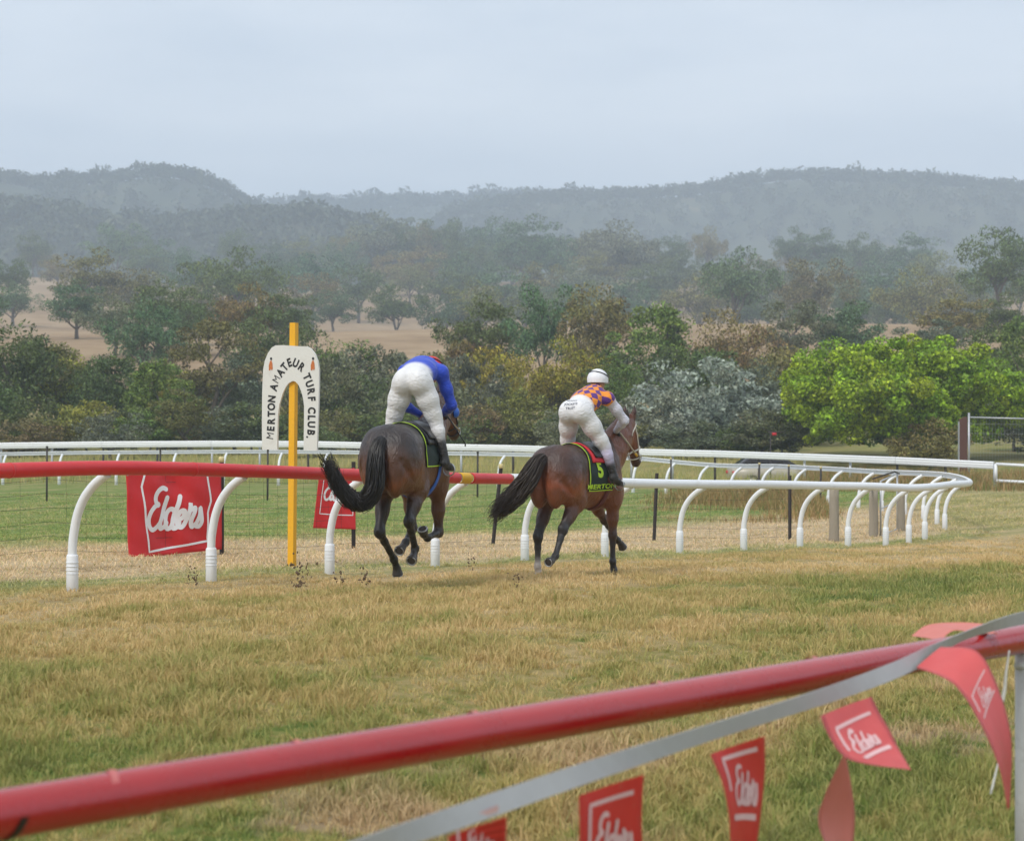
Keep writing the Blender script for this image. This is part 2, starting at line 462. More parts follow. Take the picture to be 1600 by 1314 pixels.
# ------------------------------------------------------------------ trees
def leaf_material(name, dry=(0.20, 0.14, 0.03)):
    m, nt, b = new_mat(name)
    oi = N(nt, 'ShaderNodeObjectInfo')
    at = N(nt, 'ShaderNodeAttribute', attribute_name='rnd')
    cl = N(nt, 'ShaderNodeAttribute', attribute_name='clump')
    hs = N(nt, 'ShaderNodeHueSaturation', Saturation=1.0)
    nt.links.new(mathn(nt, 'MULTIPLY_ADD', mathn(nt, 'POWER', at.outputs['Fac'], 1.6), 1.95, 0.50), hs.inputs['Value'])
    nt.links.new(mathn(nt, 'MULTIPLY_ADD', cl.outputs['Fac'], 0.06, 0.465), hs.inputs['Hue'])
    nt.links.new(oi.outputs['Color'], hs.inputs['Color'])
    c = mixc(nt, mathn(nt, 'MULTIPLY', mathn(nt, 'POWER', cl.outputs['Fac'], 2.5), 0.35), hs.outputs[0], dry)
    nt.links.new(c, b.inputs['Base Color']); b.inputs['Roughness'].default_value = 0.55
    b.inputs['Specular IOR Level'].default_value = 0.35
    tr = N(nt, 'ShaderNodeBsdfTranslucent'); nt.links.new(c, tr.inputs['Color'])
    mx_ = N(nt, 'ShaderNodeMixShader'); mx_.inputs[0].default_value = 0.25
    nt.links.new(b.outputs[0], mx_.inputs[1]); nt.links.new(tr.outputs[0], mx_.inputs[2])
    nt.links.new(mx_.outputs[0], nt.nodes['Material Output'].inputs['Surface'])
    return m
m_leaf = leaf_material('gum_leaves')
m_bark = worn('grey_bark', (0.13, 0.105, 0.085), 0.85, (0.04, 0.03, 0.025), 0.6, 2.0, bumpy=0.5, stretch=(3, 3, 0.6))

def make_tree(seed, H, R, style, leaves=6500):
    """returns (trunk mesh, crown mesh); crown of leaf clumps on the branch ends. unit: metres"""
    rs = random.Random(seed); nr = np.random.RandomState(seed)
    tb = MB(); tips = []
    def limb(p, d, length, r, depth):
        pts = [p]; q = p.copy(); dd = d.normalized()
        nseg = 4
        for k in range(nseg):
            dd = (dd + Vector((rs.uniform(-1, 1), rs.uniform(-1, 1), rs.uniform(-0.35, 0.65))) * 0.22).normalized()
            q = q + dd * length / nseg; pts.append(q.copy())
        tb.tube(pts, [r * (1 - 0.55 * k / nseg) for k in range(nseg + 1)], 6 if depth < 2 else 4, True)
        if depth >= style['depth']:
            tips.append((pts[-1], length)); tips.append((pts[-2], length * 0.8)); return
        nb = rs.randint(*style['nb'])
        for k in range(nb):
            a = 2 * math.pi * (k + rs.random() * 0.7) / nb
            up = rs.uniform(*style['up'])
            nd = (Vector((math.cos(a), math.sin(a), up)) + dd * 0.5).normalized()
            at = pts[rs.choice((2, 3, 4))]
            limb(at, nd, length * rs.uniform(0.55, 0.85), r * 0.5, depth + 1)
    th = H * style['trunk']
    limb(Vector((0, 0, -0.3)), Vector((rs.uniform(-.1, .1), rs.uniform(-.1, .1), 1)), th + 0.3, 0.035 * H * style.get('thick', 1), 0)
    # fit the tips in an uneven crown envelope
    T = np.array([tuple(t[0]) for t in tips]); L = np.array([t[1] for t in tips])
    # extra clumps filling the envelope
    n_extra = style['clumps']
    ph = nr.uniform(0, 2 * np.pi, n_extra); ct = nr.uniform(-0.75, 1, n_extra); rr = nr.uniform(0.35, 1.0, n_extra) ** 0.5
    zc = H * (1 + style['base']) / 2; hz = H * (1 - style['base']) / 2
    st = np.sqrt(1 - ct ** 2)
    lob = 1 + 0.22 * np.sin(ph * 3 + seed) + 0.15 * np.sin(ph * 5 + 2 * seed + ct * 4)
    E = np.stack([np.cos(ph) * st * rr * R * lob, np.sin(ph) * st * rr * R * lob, zc + hz * ct * rr], -1)
    C = np.concatenate([T, E])
    # squeeze strays back in
    q = np.sqrt((C[:, 0] / R) ** 2 + (C[:, 1] / R) ** 2 + ((C[:, 2] - zc) / hz) ** 2)
    f = np.where(q > 1, 1 / q, 1)[:, None]
    C = np.array([0, 0, zc]) + (C - np.array([0, 0, zc])) * f
    nc = len(C); per = max(12, leaves // nc)
    cr = style['csize'] * R * nr.uniform(0.6, 1.35, nc)
    d = nr.normal(size=(nc, per, 3)); d /= np.linalg.norm(d, axis=2, keepdims=True)
    rad = nr.uniform(0.25, 1, (nc, per, 1)) ** 0.45
    Pp = C[:, None] + d * rad * cr[:, None, None] * np.array([1, 1, style['cflat']])
    clump = np.repeat(nr.rand(nc)[:, None], per, 1)
    Pp = Pp.reshape(-1, 3); n = len(Pp)
    k = Pp[:, 2] > H * style['base'] * 0.55
    Pp = Pp[k]; clump = clump.ravel()[k]; n = len(Pp)
    ls = style['leaf'] * nr.uniform(0.6, 1.4, n)
    ax = nr.normal(size=(n, 3)); ax[:, 2] -= style['droop']; ax /= np.linalg.norm(ax, axis=1, keepdims=True)
    s2 = np.cross(ax, nr.normal(size=(n, 3))); s2 /= np.linalg.norm(s2, axis=1, keepdims=True)
    wd = style['lw']
    V = np.stack([Pp - ax * ls[:, None] / 2, Pp + s2 * ls[:, None] * wd / 2, Pp + ax * ls[:, None] / 2, Pp - s2 * ls[:, None] * wd / 2], 1)
    cm = np_mesh('crown', V.reshape(-1, 3), np.arange(4 * n).reshape(-1, 4))
    for nm, val in (('rnd', nr.rand(n)), ('clump', clump)):
        a = cm.attributes.new(nm, 'FLOAT', 'POINT'); a.data.foreach_set('value', np.repeat(val, 4).astype(np.float32))
    cm.materials.append(m_leaf)
    tm = tb.mesh('trunk'); tm.materials.append(m_bark)
    tm.polygons.foreach_set('use_smooth', np.ones(len(tm.polygons), bool))
    # real extents
    hh = np.percentile(Pp[:, 2], 99.7); ww = np.percentile(Pp[:, 0], 99.3) - np.percentile(Pp[:, 0], 0.7)
    return tm, cm, hh, ww

GUM = dict(depth=2, nb=(3, 5), up=(0.3, 1.1), trunk=0.36, base=0.20, clumps=42, csize=0.24, cflat=0.62, leaf=0.42, lw=0.42, droop=0.5)
OPEN = dict(depth=2, nb=(3, 4), up=(0.5, 1.3), trunk=0.42, base=0.32, clumps=18, csize=0.23, cflat=0.6, leaf=0.42, lw=0.42, droop=0.5)
TALL = dict(depth=2, nb=(3, 5), up=(0.7, 1.6), trunk=0.45, base=0.12, clumps=46, csize=0.30, cflat=0.75, leaf=0.36, lw=0.4, droop=0.6)
BUSH = dict(depth=2, nb=(4, 6), up=(0.2, 0.9), trunk=0.20, base=0.02, clumps=60, csize=0.25, cflat=0.7, leaf=0.30, lw=0.42, droop=0.2, thick=0.7)
SILV = dict(depth=2, nb=(4, 5), up=(0.4, 1.1), trunk=0.25, base=0.04, clumps=52, csize=0.22, cflat=0.75, leaf=0.28, lw=0.5, droop=0.0)
LUSH = dict(depth=2, nb=(5, 6), up=(0.2, 0.9), trunk=0.22, base=0.03, clumps=300, csize=0.115, cflat=0.72, leaf=0.19, lw=0.6, droop=0.4)
PROTO = {}
def proto(kind):
    if kind not in PROTO:
        st, sd_, H, R, lv = {
            'gum1': (GUM, 1, 12, 6.5, 9000), 'gum2': (GUM, 2, 13, 6.0, 9000), 'gum3': (GUM, 3, 11, 6.5, 8500),
            'open1': (OPEN, 4, 13, 6.0, 6500), 'open2': (OPEN, 5, 12, 6.5, 6000),
            'tall1': (TALL, 6, 11, 3.4, 8500), 'tall2': (TALL, 7, 10, 3.2, 8500),
            'bush1': (BUSH, 8, 6, 3.2, 9500), 'bush2': (BUSH, 9, 6, 3.6, 9500), 'bush3': (BUSH, 12, 6, 3.0, 9000),
            'silv1': (SILV, 10, 6, 4.0, 10500), 'silv2': (SILV, 13, 6, 3.6, 9500), 'lush': (LUSH, 15, 6.6, 6.0, 120000)}[kind]
        PROTO[kind] = make_tree(sd_, H, R, st, lv)
    return PROTO[kind]

TREES = []           # (px, ytop, width px, D, colour, words, row)
def tree(px, ytop, wpx, D, kind, colour, words, row, name='gum_tree'):
    TREES.append((px, ytop, wpx, D, kind, colour, words, row, name))

C_DARK, C_OLIVE, C_GREY = (0.075, 0.115, 0.032), (0.150, 0.155, 0.036), (0.125, 0.150, 0.085)
C_BRIGHT, C_YEL, C_SILV = (0.185, 0.290, 0.012), (0.235, 0.230, 0.030), (0.265, 0.310, 0.235)
C_BLUE, C_BROWN, C_MID = (0.072, 0.135, 0.062), (0.170, 0.145, 0.048), (0.110, 0.175, 0.034)
# front belt: photo px, top y, width, distance
for r in [
    (-60, 520, 150, 118, 'gum1', C_DARK, 'dark green gum'), (22, 505, 130, 112, 'tall1', C_DARK, 'tall dark green gum'),
    (92, 540, 110, 117, 'tall2', C_OLIVE, 'slender olive gum'), (165, 560, 110, 113, 'gum3', C_DARK, 'broad dark gum'),
    (228, 468, 120, 150, 'gum2', C_BLUE, 'round blue-green tree'), (255, 565, 110, 108, 'tall2', C_MID, 'mid green gum'),
    (330, 500, 140, 115, 'open1', C_BROWN, 'tall brownish open gum'), (400, 555, 130, 116, 'gum1', C_GREY, 'grey-green gum'),
    (430, 482, 150, 140, 'gum3', C_DARK, 'spreading dark gum'), (140, 628, 100, 104, 'bush1', C_YEL, 'yellow-green bush'),
    (300, 610, 140, 103, 'open2', C_OLIVE, 'olive tree with bare forked trunk'), (50, 620, 130, 106, 'bush2', C_DARK, 'dark rounded bush'),
    (395, 630, 110, 104, 'bush3', C_DARK, 'dark low bush'), (545, 535, 120, 122, 'tall1', C_MID, 'mid green gum'),
    (500, 560, 120, 112, 'silv1', C_GREY, 'grey leafy shrub'), (520, 640, 110, 104, 'bush2', C_OLIVE, 'low olive bush'),
    (600, 545, 140, 118, 'silv2', C_GREY, 'dull silver shrub'), (655, 575, 150, 109, 'silv1', C_GREY, 'large grey silver shrub'),
    (735, 560, 110, 112, 'silv2', C_GREY, 'frosted grey shrub'), (620, 640, 130, 104, 'bush1', C_DARK, 'low dark bush'),
    (770, 545, 100, 120, 'bush1', C_YEL, 'yellowish wattle bush'), (715, 535, 90, 126, 'bush3', C_BROWN, 'brown-tinged wattle bush'),
    (755, 465, 130, 150, 'gum2', C_DARK, 'dark clumpy gum'), (848, 446, 120, 146, 'gum1', C_BLUE, 'dark blue-green gum'),
    (928, 448, 110, 140, 'tall1', C_BROWN, 'tall brownish gum'), (1015, 478, 140, 126, 'tall2', C_MID, 'tall green gum with a pointed top'),
    (868, 530, 150, 112, 'gum3', C_YEL, 'yellow-green spreading gum'), (960, 560, 120, 112, 'gum2', C_MID, 'leafy mid green gum'),
    (820, 610, 120, 106, 'bush2', C_OLIVE, 'low olive bush'), (735, 650, 100, 104, 'bush3', C_MID, 'small green bush'),
    (900, 635, 120, 104, 'bush1', C_DARK, 'low dark bush'), (1110, 563, 210, 106, 'silv1', C_SILV, 'wide silver-grey gum'),
    (1040, 612, 130, 104, 'silv2', C_SILV, 'pale silver shrub'), (1140, 488, 160, 132, 'gum3', C_BROWN, 'olive-brown domed gum'),
    (1230, 545, 120, 124, 'bush1', C_OLIVE, 'olive bush'), (1400, 532, 352, 98, 'lush', C_BRIGHT, 'large bright green leafy tree'),
    (1310, 472, 150, 165, 'gum1', C_BLUE, 'blue-green gum'), (1235, 470, 110, 160, 'open1', C_GREY, 'thin grey-green gum'),
    (1455, 500, 120, 170, 'open2', C_GREY, 'open grey gum'), (1545, 508, 120, 135, 'gum2', C_DARK, 'dark gum'),
    (1605, 500, 110, 125, 'tall2', C_MID, 'tall green gum'), (1585, 595, 110, 106, 'silv2', C_SILV, 'silver-grey shrub'),
    (1450, 655, 120, 92, 'bush2', C_BROWN, 'rusty olive bush'), (1670, 560, 150, 110, 'gum3', C_DARK, 'dark gum'),
    (1190, 640, 110, 101, 'silv2', C_GREY, 'grey shrub'), (1265, 620, 110, 112, 'bush3', C_DARK, 'dark bush'),
    (965, 650, 110, 103, 'bush3', C_OLIVE, 'small olive bush'), (450, 640, 100, 106, 'bush1', C_OLIVE, 'olive bush'),
    (215, 640, 90, 105, 'bush3', C_DARK, 'small dark bush'), (570, 590, 110, 111, 'bush2', C_DARK, 'dark bush'),
    (-10, 600, 110, 108, 'bush1', C_DARK, 'dark bush'), (1085, 640, 120, 108, 'bush3', C_DARK, 'dark bush'),
]:
    tree(*r, 'front belt', 'bush' if 'bush' in r[6] or 'shrub' in r[6] else 'gum_tree')

_rb = random.Random(41)
UNDER = [('bush1', C_DARK, 'dark undergrowth bush'), ('bush2', C_OLIVE, 'olive undergrowth bush'), ('bush3', C_MID, 'green undergrowth bush'), ('bush2', C_BROWN, 'brownish undergrowth bush'), ('silv2', C_GREY, 'grey undergrowth shrub')]
for i in range(26):
    px = -40 + i * 66 + _rb.uniform(-18, 18)
    if 1240 < px < 1560: continue
    kd, cc, wd_ = UNDER[(i * 3 + i // 5) % 5]
    tree(px, _rb.uniform(628, 668), _rb.uniform(95, 140), _rb.uniform(97, 107), kd, cc, wd_, 'front belt', 'bush')
for i in range(24):
    px = -30 + i * 71 + _rb.uniform(-20, 20)
    kd, cc, wd_ = [('gum1', C_MID, 'leafy green gum'), ('tall2', C_DARK, 'slim dark gum'), ('gum3', C_OLIVE, 'rounded olive gum'), ('gum2', C_GREY, 'rounded grey-green gum'), ('tall1', C_YEL, 'slim yellow-green gum')][(i * 2 + i // 4) % 5]
    if 1250 < px < 1540: continue
    tree(px, _rb.uniform(545, 600), _rb.uniform(95, 135), _rb.uniform(112, 128), kd, cc, wd_, 'front belt')

# hillside gums: px, top y, width px; the distance is found from the size
HILL = [(15, 405, 70), (60, 383, 50), (52, 362, 52), (182, 350, 95), (265, 374, 80), (155, 392, 120), (215, 425, 110), (358, 388, 140),
        (440, 455, 100), (488, 428, 90), (405, 420, 70), (432, 376, 70), (500, 398, 95), (548, 358, 70), (596, 334, 110), (642, 356, 50),
        (622, 446, 92), (655, 388, 85), (694, 343, 80), (768, 340, 95), (832, 340, 115), (890, 374, 70), (962, 345, 115), (1005, 372, 60),
        (1046, 370, 65), (1106, 354, 52), (1040, 405, 85), (985, 440, 90), (1150, 388, 110), (1092, 428, 105), (1200, 425, 95), (1236, 356, 55),
        (1290, 360, 75), (1268, 405, 120), (1352, 364, 55), (1420, 365, 85), (1385, 402, 90), (1436, 420, 115), (1488, 430, 115), (1560, 358, 130),
        (1592, 425, 70), (1490, 463, 110), (1410, 455, 90), (735, 395, 90), (790, 420, 100), (850, 412, 90), (905, 415, 90), (700, 420, 80),
        (560, 415, 90), (330, 440, 100), (285, 450, 90), (540, 380, 70), (460, 402, 80), (935, 395, 80), (1130, 425, 85), (1330, 425, 95),
        (1360, 385, 60), (660, 350, 60), (725, 352, 60), (120, 440, 90), (-40, 440, 90), (1640, 400, 120), (1240, 440, 90), (760, 380, 70),
        (1180, 455, 80), (610, 395, 70), (370, 360, 60), (1530, 420, 80), (880, 440, 70), (640, 415, 65),
        (180, 462, 100), (250, 440, 110), (310, 470, 90), (385, 445, 110), (455, 480, 90), (520, 455, 80), (700, 462, 90), (745, 440, 100), (820, 455, 90),
        (575, 372, 60), (615, 352, 70), (675, 372, 70), (715, 380, 80), (800, 365, 80), (860, 370, 90), (925, 360, 80), (985, 380, 80), (1070, 395, 70),
        (1130, 400, 80), (1180, 400, 90), (1225, 410, 90), (1310, 395, 80), (1375, 425, 100), (1460, 395, 80), (1520, 450, 90), (1570, 460, 90), (1340, 450, 90),
        (95, 400, 60), (230, 385, 70), (300, 400, 80), (420, 398, 80), (475, 372, 60), (520, 370, 60), (910, 440, 90), (1010, 415, 80), (1240, 380, 60), (1600, 380, 70), (20, 440, 70)]
HK = ['gum1', 'gum2', 'open1', 'gum3', 'open2']; HC = [C_DARK, C_GREY, C_OLIVE, C_BLUE, C_DARK, C_BROWN]
HWD = {0: 'dark gum', 1: 'grey-green gum', 2: 'olive gum', 3: 'blue-green gum', 4: 'dark gum', 5: 'brownish gum'}
for i, (px, yt, w) in enumerate(HILL):
    best = None
    for D in np.linspace(185, 740, 112):
        zt = CAMZ - (yt - HOR) * D / FPX; h = zt - gz((px - 800) * D / FPX, D); wm = w * D / FPX
        if h < 5: continue
        e = abs(math.log(h / (wm * 1.0))) + 0.6 * abs(math.log(h / 14.0))
        if best is None or e < best[0]: best = (e, D)
    D = best[1] if best else 500
    ci = (i * 5 + i // 4) % 6
    tree(px, yt, w * 1.05, D, HK[(i * 3 + i // 3) % 5], HC[ci], HWD[ci], 'hillside')

LAND = [(0, 'the left edge'), (230, 'the large red banner'), (460, 'the yellow winning post'), (660, 'the blue-jacketed jockey'),
        (925, 'the white-helmeted jockey'), (1150, 'the white rail'), (1400, 'the bright green tree'), (1590, 'the right edge')]
ORD = ['leftmost', 'second from left', 'third from left', 'fourth from left', 'fifth from left', 'sixth from left', 'seventh from left',
       'eighth from left', 'ninth from left', 'tenth from left', 'eleventh from left', 'twelfth from left', 'thirteenth from left',
       'fourteenth from left', 'fifteenth from left', 'sixteenth from left']
def near_land(px): return min(range(len(LAND)), key=lambda i: abs(LAND[i][0] - px))
def build_trees():
    rs = random.Random(77); cells = {}
    for t in TREES: cells.setdefault((t[7], t[6], near_land(t[0])), []).append(t)
    for c in cells.values(): c.sort(key=lambda t: t[0])
    for t in TREES:
        px, yt, w, D, kind, colr, words, row, name = t
        tm, cm, hh, ww = proto(kind)
        x = (px - 800) * D / FPX; z0 = gz(x, D)
        zt = CAMZ - (yt - HOR) * D / FPX
        sz = max(0.2, (zt - z0) / hh); sx = w * D / FPX / ww
        cell = cells[(row, words, near_land(px))]
        where = 'in the tree belt' if row == 'front belt' else 'on the hazy hillside'
        lab = f"{words} {where} behind {LAND[near_land(px)][1]}"
        if len(cell) > 1: lab = ORD[cell.index(t)] + ' ' + lab
        if kind == 'lush': lab = 'large bright green leafy tree behind the far rail at right'
        o = empty(name, (x, D, z0), rs.uniform(-0.5, 0.5) if kind == 'lush' else rs.uniform(0, 6.28), lab,
                  'bush' if name == 'bush' else 'tree', 'trees of the belt behind the track' if row == 'front belt' else 'gum trees on the hillside')
        o.scale = (sx, sx, sz)
        a = bpy.data.objects.new('trunk', tm); b = bpy.data.objects.new('crown', cm)
        for q in (a, b): COL.objects.link(q); q.parent = o
        v = rs.uniform(0.85, 1.15)
        b.color = (colr[0] * v * rs.uniform(0.9, 1.12), colr[1] * v, colr[2] * v * rs.uniform(0.85, 1.2), 1)
build_trees()

# ------------------------------------------------------------------ far wooded ridges
m_forest, nt, b = new_mat('far_forest')
r = N(nt, 'ShaderNodeAttribute', attribute_name='rnd')
nt.links.new(ramp(nt, r.outputs['Fac'], [(0, (0.035, 0.05, 0.03)), (0.6, (0.07, 0.09, 0.05)), (1, (0.11, 0.12, 0.065))]), b.inputs['Base Color'])
b.inputs['Roughness'].default_value = 0.9
m_ridge, nt, b = new_mat('ridge_ground')
pos = N(nt, 'ShaderNodeNewGeometry').outputs['Position']
nt.links.new(ramp(nt, noise(nt, 0.02, pos, 6, 0.7), [(0.4, (0.045, 0.06, 0.035)), (0.62, (0.08, 0.09, 0.05)), (0.74, (0.2, 0.16, 0.09))]), b.inputs['Base Color'])
b.inputs['Roughness'].default_value = 1.0

def ridge(prof, Dc, depth, seed, label, ntree, th=9.0):
    px = np.array([p[0] for p in prof], float); py = np.array([p[1] for p in prof], float)
    X = (px - 800) * Dc / FPX; Zt = CAMZ - (py - HOR) * Dc / FPX - th * 0.8
    def hf(x, y):
        top = np.interp(x, X, Zt)
        bumps = 5 * np.sin(x * 0.021 + seed) + 3 * np.sin(x * 0.057 + 2 * seed) * np.cos(y * 0.03)
        u = (y - Dc) / depth
        return 30 + (top - 30) * np.exp(-(u * 1.55) ** 2) + bumps * np.clip(np.abs(u) * 2.2, 0, 1)
    xs = np.linspace(X[0], X[-1], 150); ys = np.linspace(Dc - depth * 1.25, Dc + depth * 1.25, 60)
    gx, gy = np.meshgrid(xs, ys); gzv = hf(gx, gy)
    edge = np.minimum(sstep(0, 0.04, (gx - X[0]) / (X[-1] - X[0])), sstep(0, 0.04, (X[-1] - gx) / (X[-1] - X[0])))
    gzv = gzv * edge + 15 * (1 - edge)
    a = np.arange(gx.size).reshape(gx.shape)
    F = np.stack([a[:-1, :-1], a[:-1, 1:], a[1:, 1:], a[1:, :-1]], -1).reshape(-1, 4)
    o = link('hill', np_mesh('hill', np.stack([gx, gy, gzv], -1).reshape(-1, 3), F), m_ridge)
    tag(o, kind='structure')
    rs = np.random.RandomState(seed)
    tx = rs.uniform(X[0], X[-1], ntree); ty = Dc + depth * (rs.uniform(-1.05, 0.12, ntree))
    k = int(ntree * 0.28); ty[:k] = Dc + rs.uniform(-0.06, 0.03, k) * depth      # skyline trees
    tz = hf(tx, ty); per = 46
    hgt = th * rs.uniform(0.45, 1.25, ntree) * np.where(rs.rand(ntree) < 0.06, 1.35, 1)
    d = rs.normal(size=(ntree, per, 3)); d /= np.linalg.norm(d, axis=2, keepdims=True)
    d *= rs.uniform(0.4, 1, (ntree, per, 1)) ** 0.5
    Pp = np.stack([tx, ty, tz + hgt * 0.56], -1)[:, None] + d * np.stack([hgt * 0.5, hgt * 0.5, hgt * 0.42], -1)[:, None]
    Pp = Pp.reshape(-1, 3); n = len(Pp)
    ls = np.repeat(hgt, per) * 0.30 * rs.uniform(0.6, 1.3, n)
    ax = rs.normal(size=(n, 3)); ax /= np.linalg.norm(ax, axis=1, keepdims=True)
    s2 = np.cross(ax, rs.normal(size=(n, 3))); s2 /= np.linalg.norm(s2, axis=1, keepdims=True)
    V = np.stack([Pp - ax * ls[:, None] * .5, Pp + s2 * ls[:, None] * .4, Pp + ax * ls[:, None] * .5], 1)
    me = np_mesh('forest', V.reshape(-1, 3), np.arange(3 * n).reshape(-1, 3))
    at = me.attributes.new('rnd', 'FLOAT', 'POINT')
    at.data.foreach_set('value', np.clip(np.repeat(rs.rand(ntree), per * 3) * 0.7 + np.repeat(rs.rand(n), 3) * 0.3, 0, 1).astype(np.float32))
    tag(link('forest', me, m_forest, None, False), label, 'forest', kind='stuff')

ridge([(-500, 300), (-200, 285), (0, 272), (60, 281), (120, 275), (180, 272), (250, 261), (300, 268), (350, 286), (385, 312), (410, 322), (470, 360), (560, 400), (700, 470)],
      1350, 260, 3, 'hazy wooded ridge rising at the left of the skyline', 3000)
ridge([(150, 350), (300, 330), (400, 320), (470, 311), (560, 312), (650, 308), (740, 304), (800, 300), (845, 300), (950, 312), (1100, 330)],
      1850, 300, 5, 'palest wooded ridge low on the skyline between two hills', 2600, 12)
ridge([(640, 380), (700, 330), (780, 312), (850, 304), (930, 300), (1000, 297), (1060, 294), (1120, 288), (1180, 276), (1240, 268), (1300, 271), (1360, 273), (1450, 277), (1530, 283), (1600, 290), (1750, 300), (2000, 330)],
      1500, 280, 8, 'long hazy wooded ridge along the right of the skyline', 4200)
ridge([(-450, 300), (-200, 305), (0, 314), (60, 320), (120, 330), (180, 342), (250, 345), (330, 337), (400, 330), (470, 326), (530, 336), (600, 352), (700, 380), (820, 420)],
      1000, 160, 12, 'lower wooded spur in front of the left ridge', 3000, 10)

# ------------------------------------------------------------------ haze in the air
hz = MB().box((0, 1345, 180), (4900, 3300, 368)).build('haze', None, None, False)
mh = bpy.data.materials.new('haze_air'); mh.use_nodes = True
mh.node_tree.nodes.clear()
pv = mh.node_tree.nodes.new('ShaderNodeVolumePrincipled'); mo = mh.node_tree.nodes.new('ShaderNodeOutputMaterial')
pv.inputs['Color'].default_value = (0.74, 0.86, 1.0, 1); pv.inputs['Density'].default_value = 0.0006
mh.node_tree.links.new(pv.outputs[0], mo.inputs['Volume'])
hz.data.materials.append(mh)
tag(hz, 'pale rainy haze hanging over the hills', 'haze', kind='stuff')
# ------------------------------------------------------------------ running rails
m_white = worn('white_plastic', (0.78, 0.79, 0.80), 0.38, (0.42, 0.38, 0.30), 0.30, 3.0, var=0.04)
m_redrail = worn('red_rail_plastic', (0.62, 0.020, 0.022), 0.42, (0.24, 0.10, 0.07), 0.4, 4.0, var=0.14)
m_yellow = worn('yellow_paint', (0.72, 0.40, 0.010), 0.5, (0.30, 0.17, 0.03), 0.35, 4.0, var=0.10)
m_dark = worn('dark_steel', (0.035, 0.028, 0.026), 0.7, (0.10, 0.05, 0.03), 0.6, 8.0)
m_wood = worn('weathered_timber', (0.30, 0.26, 0.20), 0.9, (0.10, 0.085, 0.06), 0.7, 3.0, bumpy=0.6, stretch=(6, 6, 0.5))
m_galv = worn('galvanised_steel', (0.46, 0.47, 0.48), 0.45, (0.25, 0.22, 0.20), 0.35, 8.0, metal=0.6)
m_cream = worn('cream_cap', (0.62, 0.52, 0.26), 0.6, (0.3, 0.22, 0.1), 0.3, 20.0)
m_print = worn('white_print', (0.80, 0.79, 0.80), 0.6, (0.55, 0.45, 0.42), 0.25, 6.0, var=0.05)

def rail_profile(r=0.068, open_side=-1):
    """C-shaped hollow rail, open towards the posts"""
    out, inn = [], []
    for k in range(15):
        a = math.radians(-128 + 256 * k / 14)
        out.append((math.cos(a) * r * -open_side, math.sin(a) * r))
        inn.append((math.cos(a) * (r - 0.010) * -open_side, math.sin(a) * (r - 0.010)))
    return out + inn[::-1]

near_px = [(-160, 16.3), (113, 18.2), (330, 19.95), (515, 21.8), (680, 23.9), (820, 26.1), (945, 28.0), (1062, 29.8), (1162, 31.5), (1250, 33.0), (1325, 34.2), (1384, 35.3), (1420, 36.4), (1445, 37.6)]
BASES = [Vector(((px - 800) * D / FPX, D, 0)) for px, D in near_px]
for v in BASES: v.z = gz(v.x, v.y)
# the bend and the far side, from the rail as it shows (px, py, D)
back_px = [(1513, 755, 39.6), (1511, 751, 41.5), (1497, 746, 43.6), (1474, 742, 45.8), (1443, 740, 48), (1405, 738.5, 50.2), (1367, 737, 52.2), (1318, 734, 54.4), (1261, 731, 56.4), (1210, 728.5, 58.3), (1160, 728.5, 60),
           (1108, 726.5, 61.4), (1056, 722, 62.6), (1003, 717, 63.6), (945, 714.5, 64.6), (870, 712, 66), (790, 710, 67.2), (700, 708.5, 68.4), (607, 707.5, 69.3), (513, 706.5, 70), (441, 706, 70.4), (355, 706, 70.7), (276, 706.5, 71),
           (187, 707, 71.2), (98, 708, 71.3), (10, 709.5, 71.4), (-80, 710.5, 71.4), (-170, 711.5, 71.3), (-330, 713, 71.0)]
POST_H = [1.18, 1.17, 1.15, 1.13, 1.11, 1.10] + [1.08] * 10
RAIL = []
for i, v in enumerate(BASES):
    d = (BASES[min(i + 1, len(BASES) - 1)] - BASES[max(i - 1, 0)]); d.z = 0; d.normalize()
    s = Vector((d.y, -d.x, 0))
    RAIL.append(v + s * 0.47 + Vector((0, 0, POST_H[i])))
nn = len(RAIL)
RAIL += [P(*t) for t in back_px]
PATH = catmull(RAIL, 8)
def plan_side(i):
    a, b = PATH[max(i - 1, 0)], PATH[min(i + 1, len(PATH) - 1)]
    d = b - a; d.z = 0; d.normalize()
    return Vector((d.y, -d.x, 0))

running = empty('running_rail', (RAIL[0].x, RAIL[0].y, gz(RAIL[0].x, RAIL[0].y)), 0,
                'long running rail on curved white posts beside the horses, red turning white', 'rail')
RO = running.location.copy()
def rel(pts): return [Vector(p) - RO for p in pts]
prof = rail_profile()
def px_of(p): return 800 + p.x * FPX / p.y
near_end = 8 * (nn - 1)
def cut(a, b):
    """indices of the near run between two photo columns"""
    return [i for i in range(near_end + 1) if a <= px_of(PATH[i]) <= b]
def rail_piece(name, idx, mat):
    MB().sweep(prof, rel([PATH[i] for i in idx])).build(name, mat, running)
fine = catmull(RAIL[:nn], 60)
def piece_px(name, a, b, mat):
    pts = [p for p in fine if a <= px_of(p) <= b]
    return MB().sweep(prof, rel(pts)).build(name, mat, running)
piece_px('red_rail', -400, 716, m_redrail)
piece_px('yellow_band', 716, 732.5, m_yellow)
piece_px('red_rail', 732.5, 797, m_redrail)
i0 = next(i for i in range(len(PATH)) if px_of(PATH[i]) > 797)
wp = [p for p in fine if 797 <= px_of(p)]
MB().sweep(prof, rel(wp[:-1] + PATH[near_end:])).build('white_rail', m_white, running)
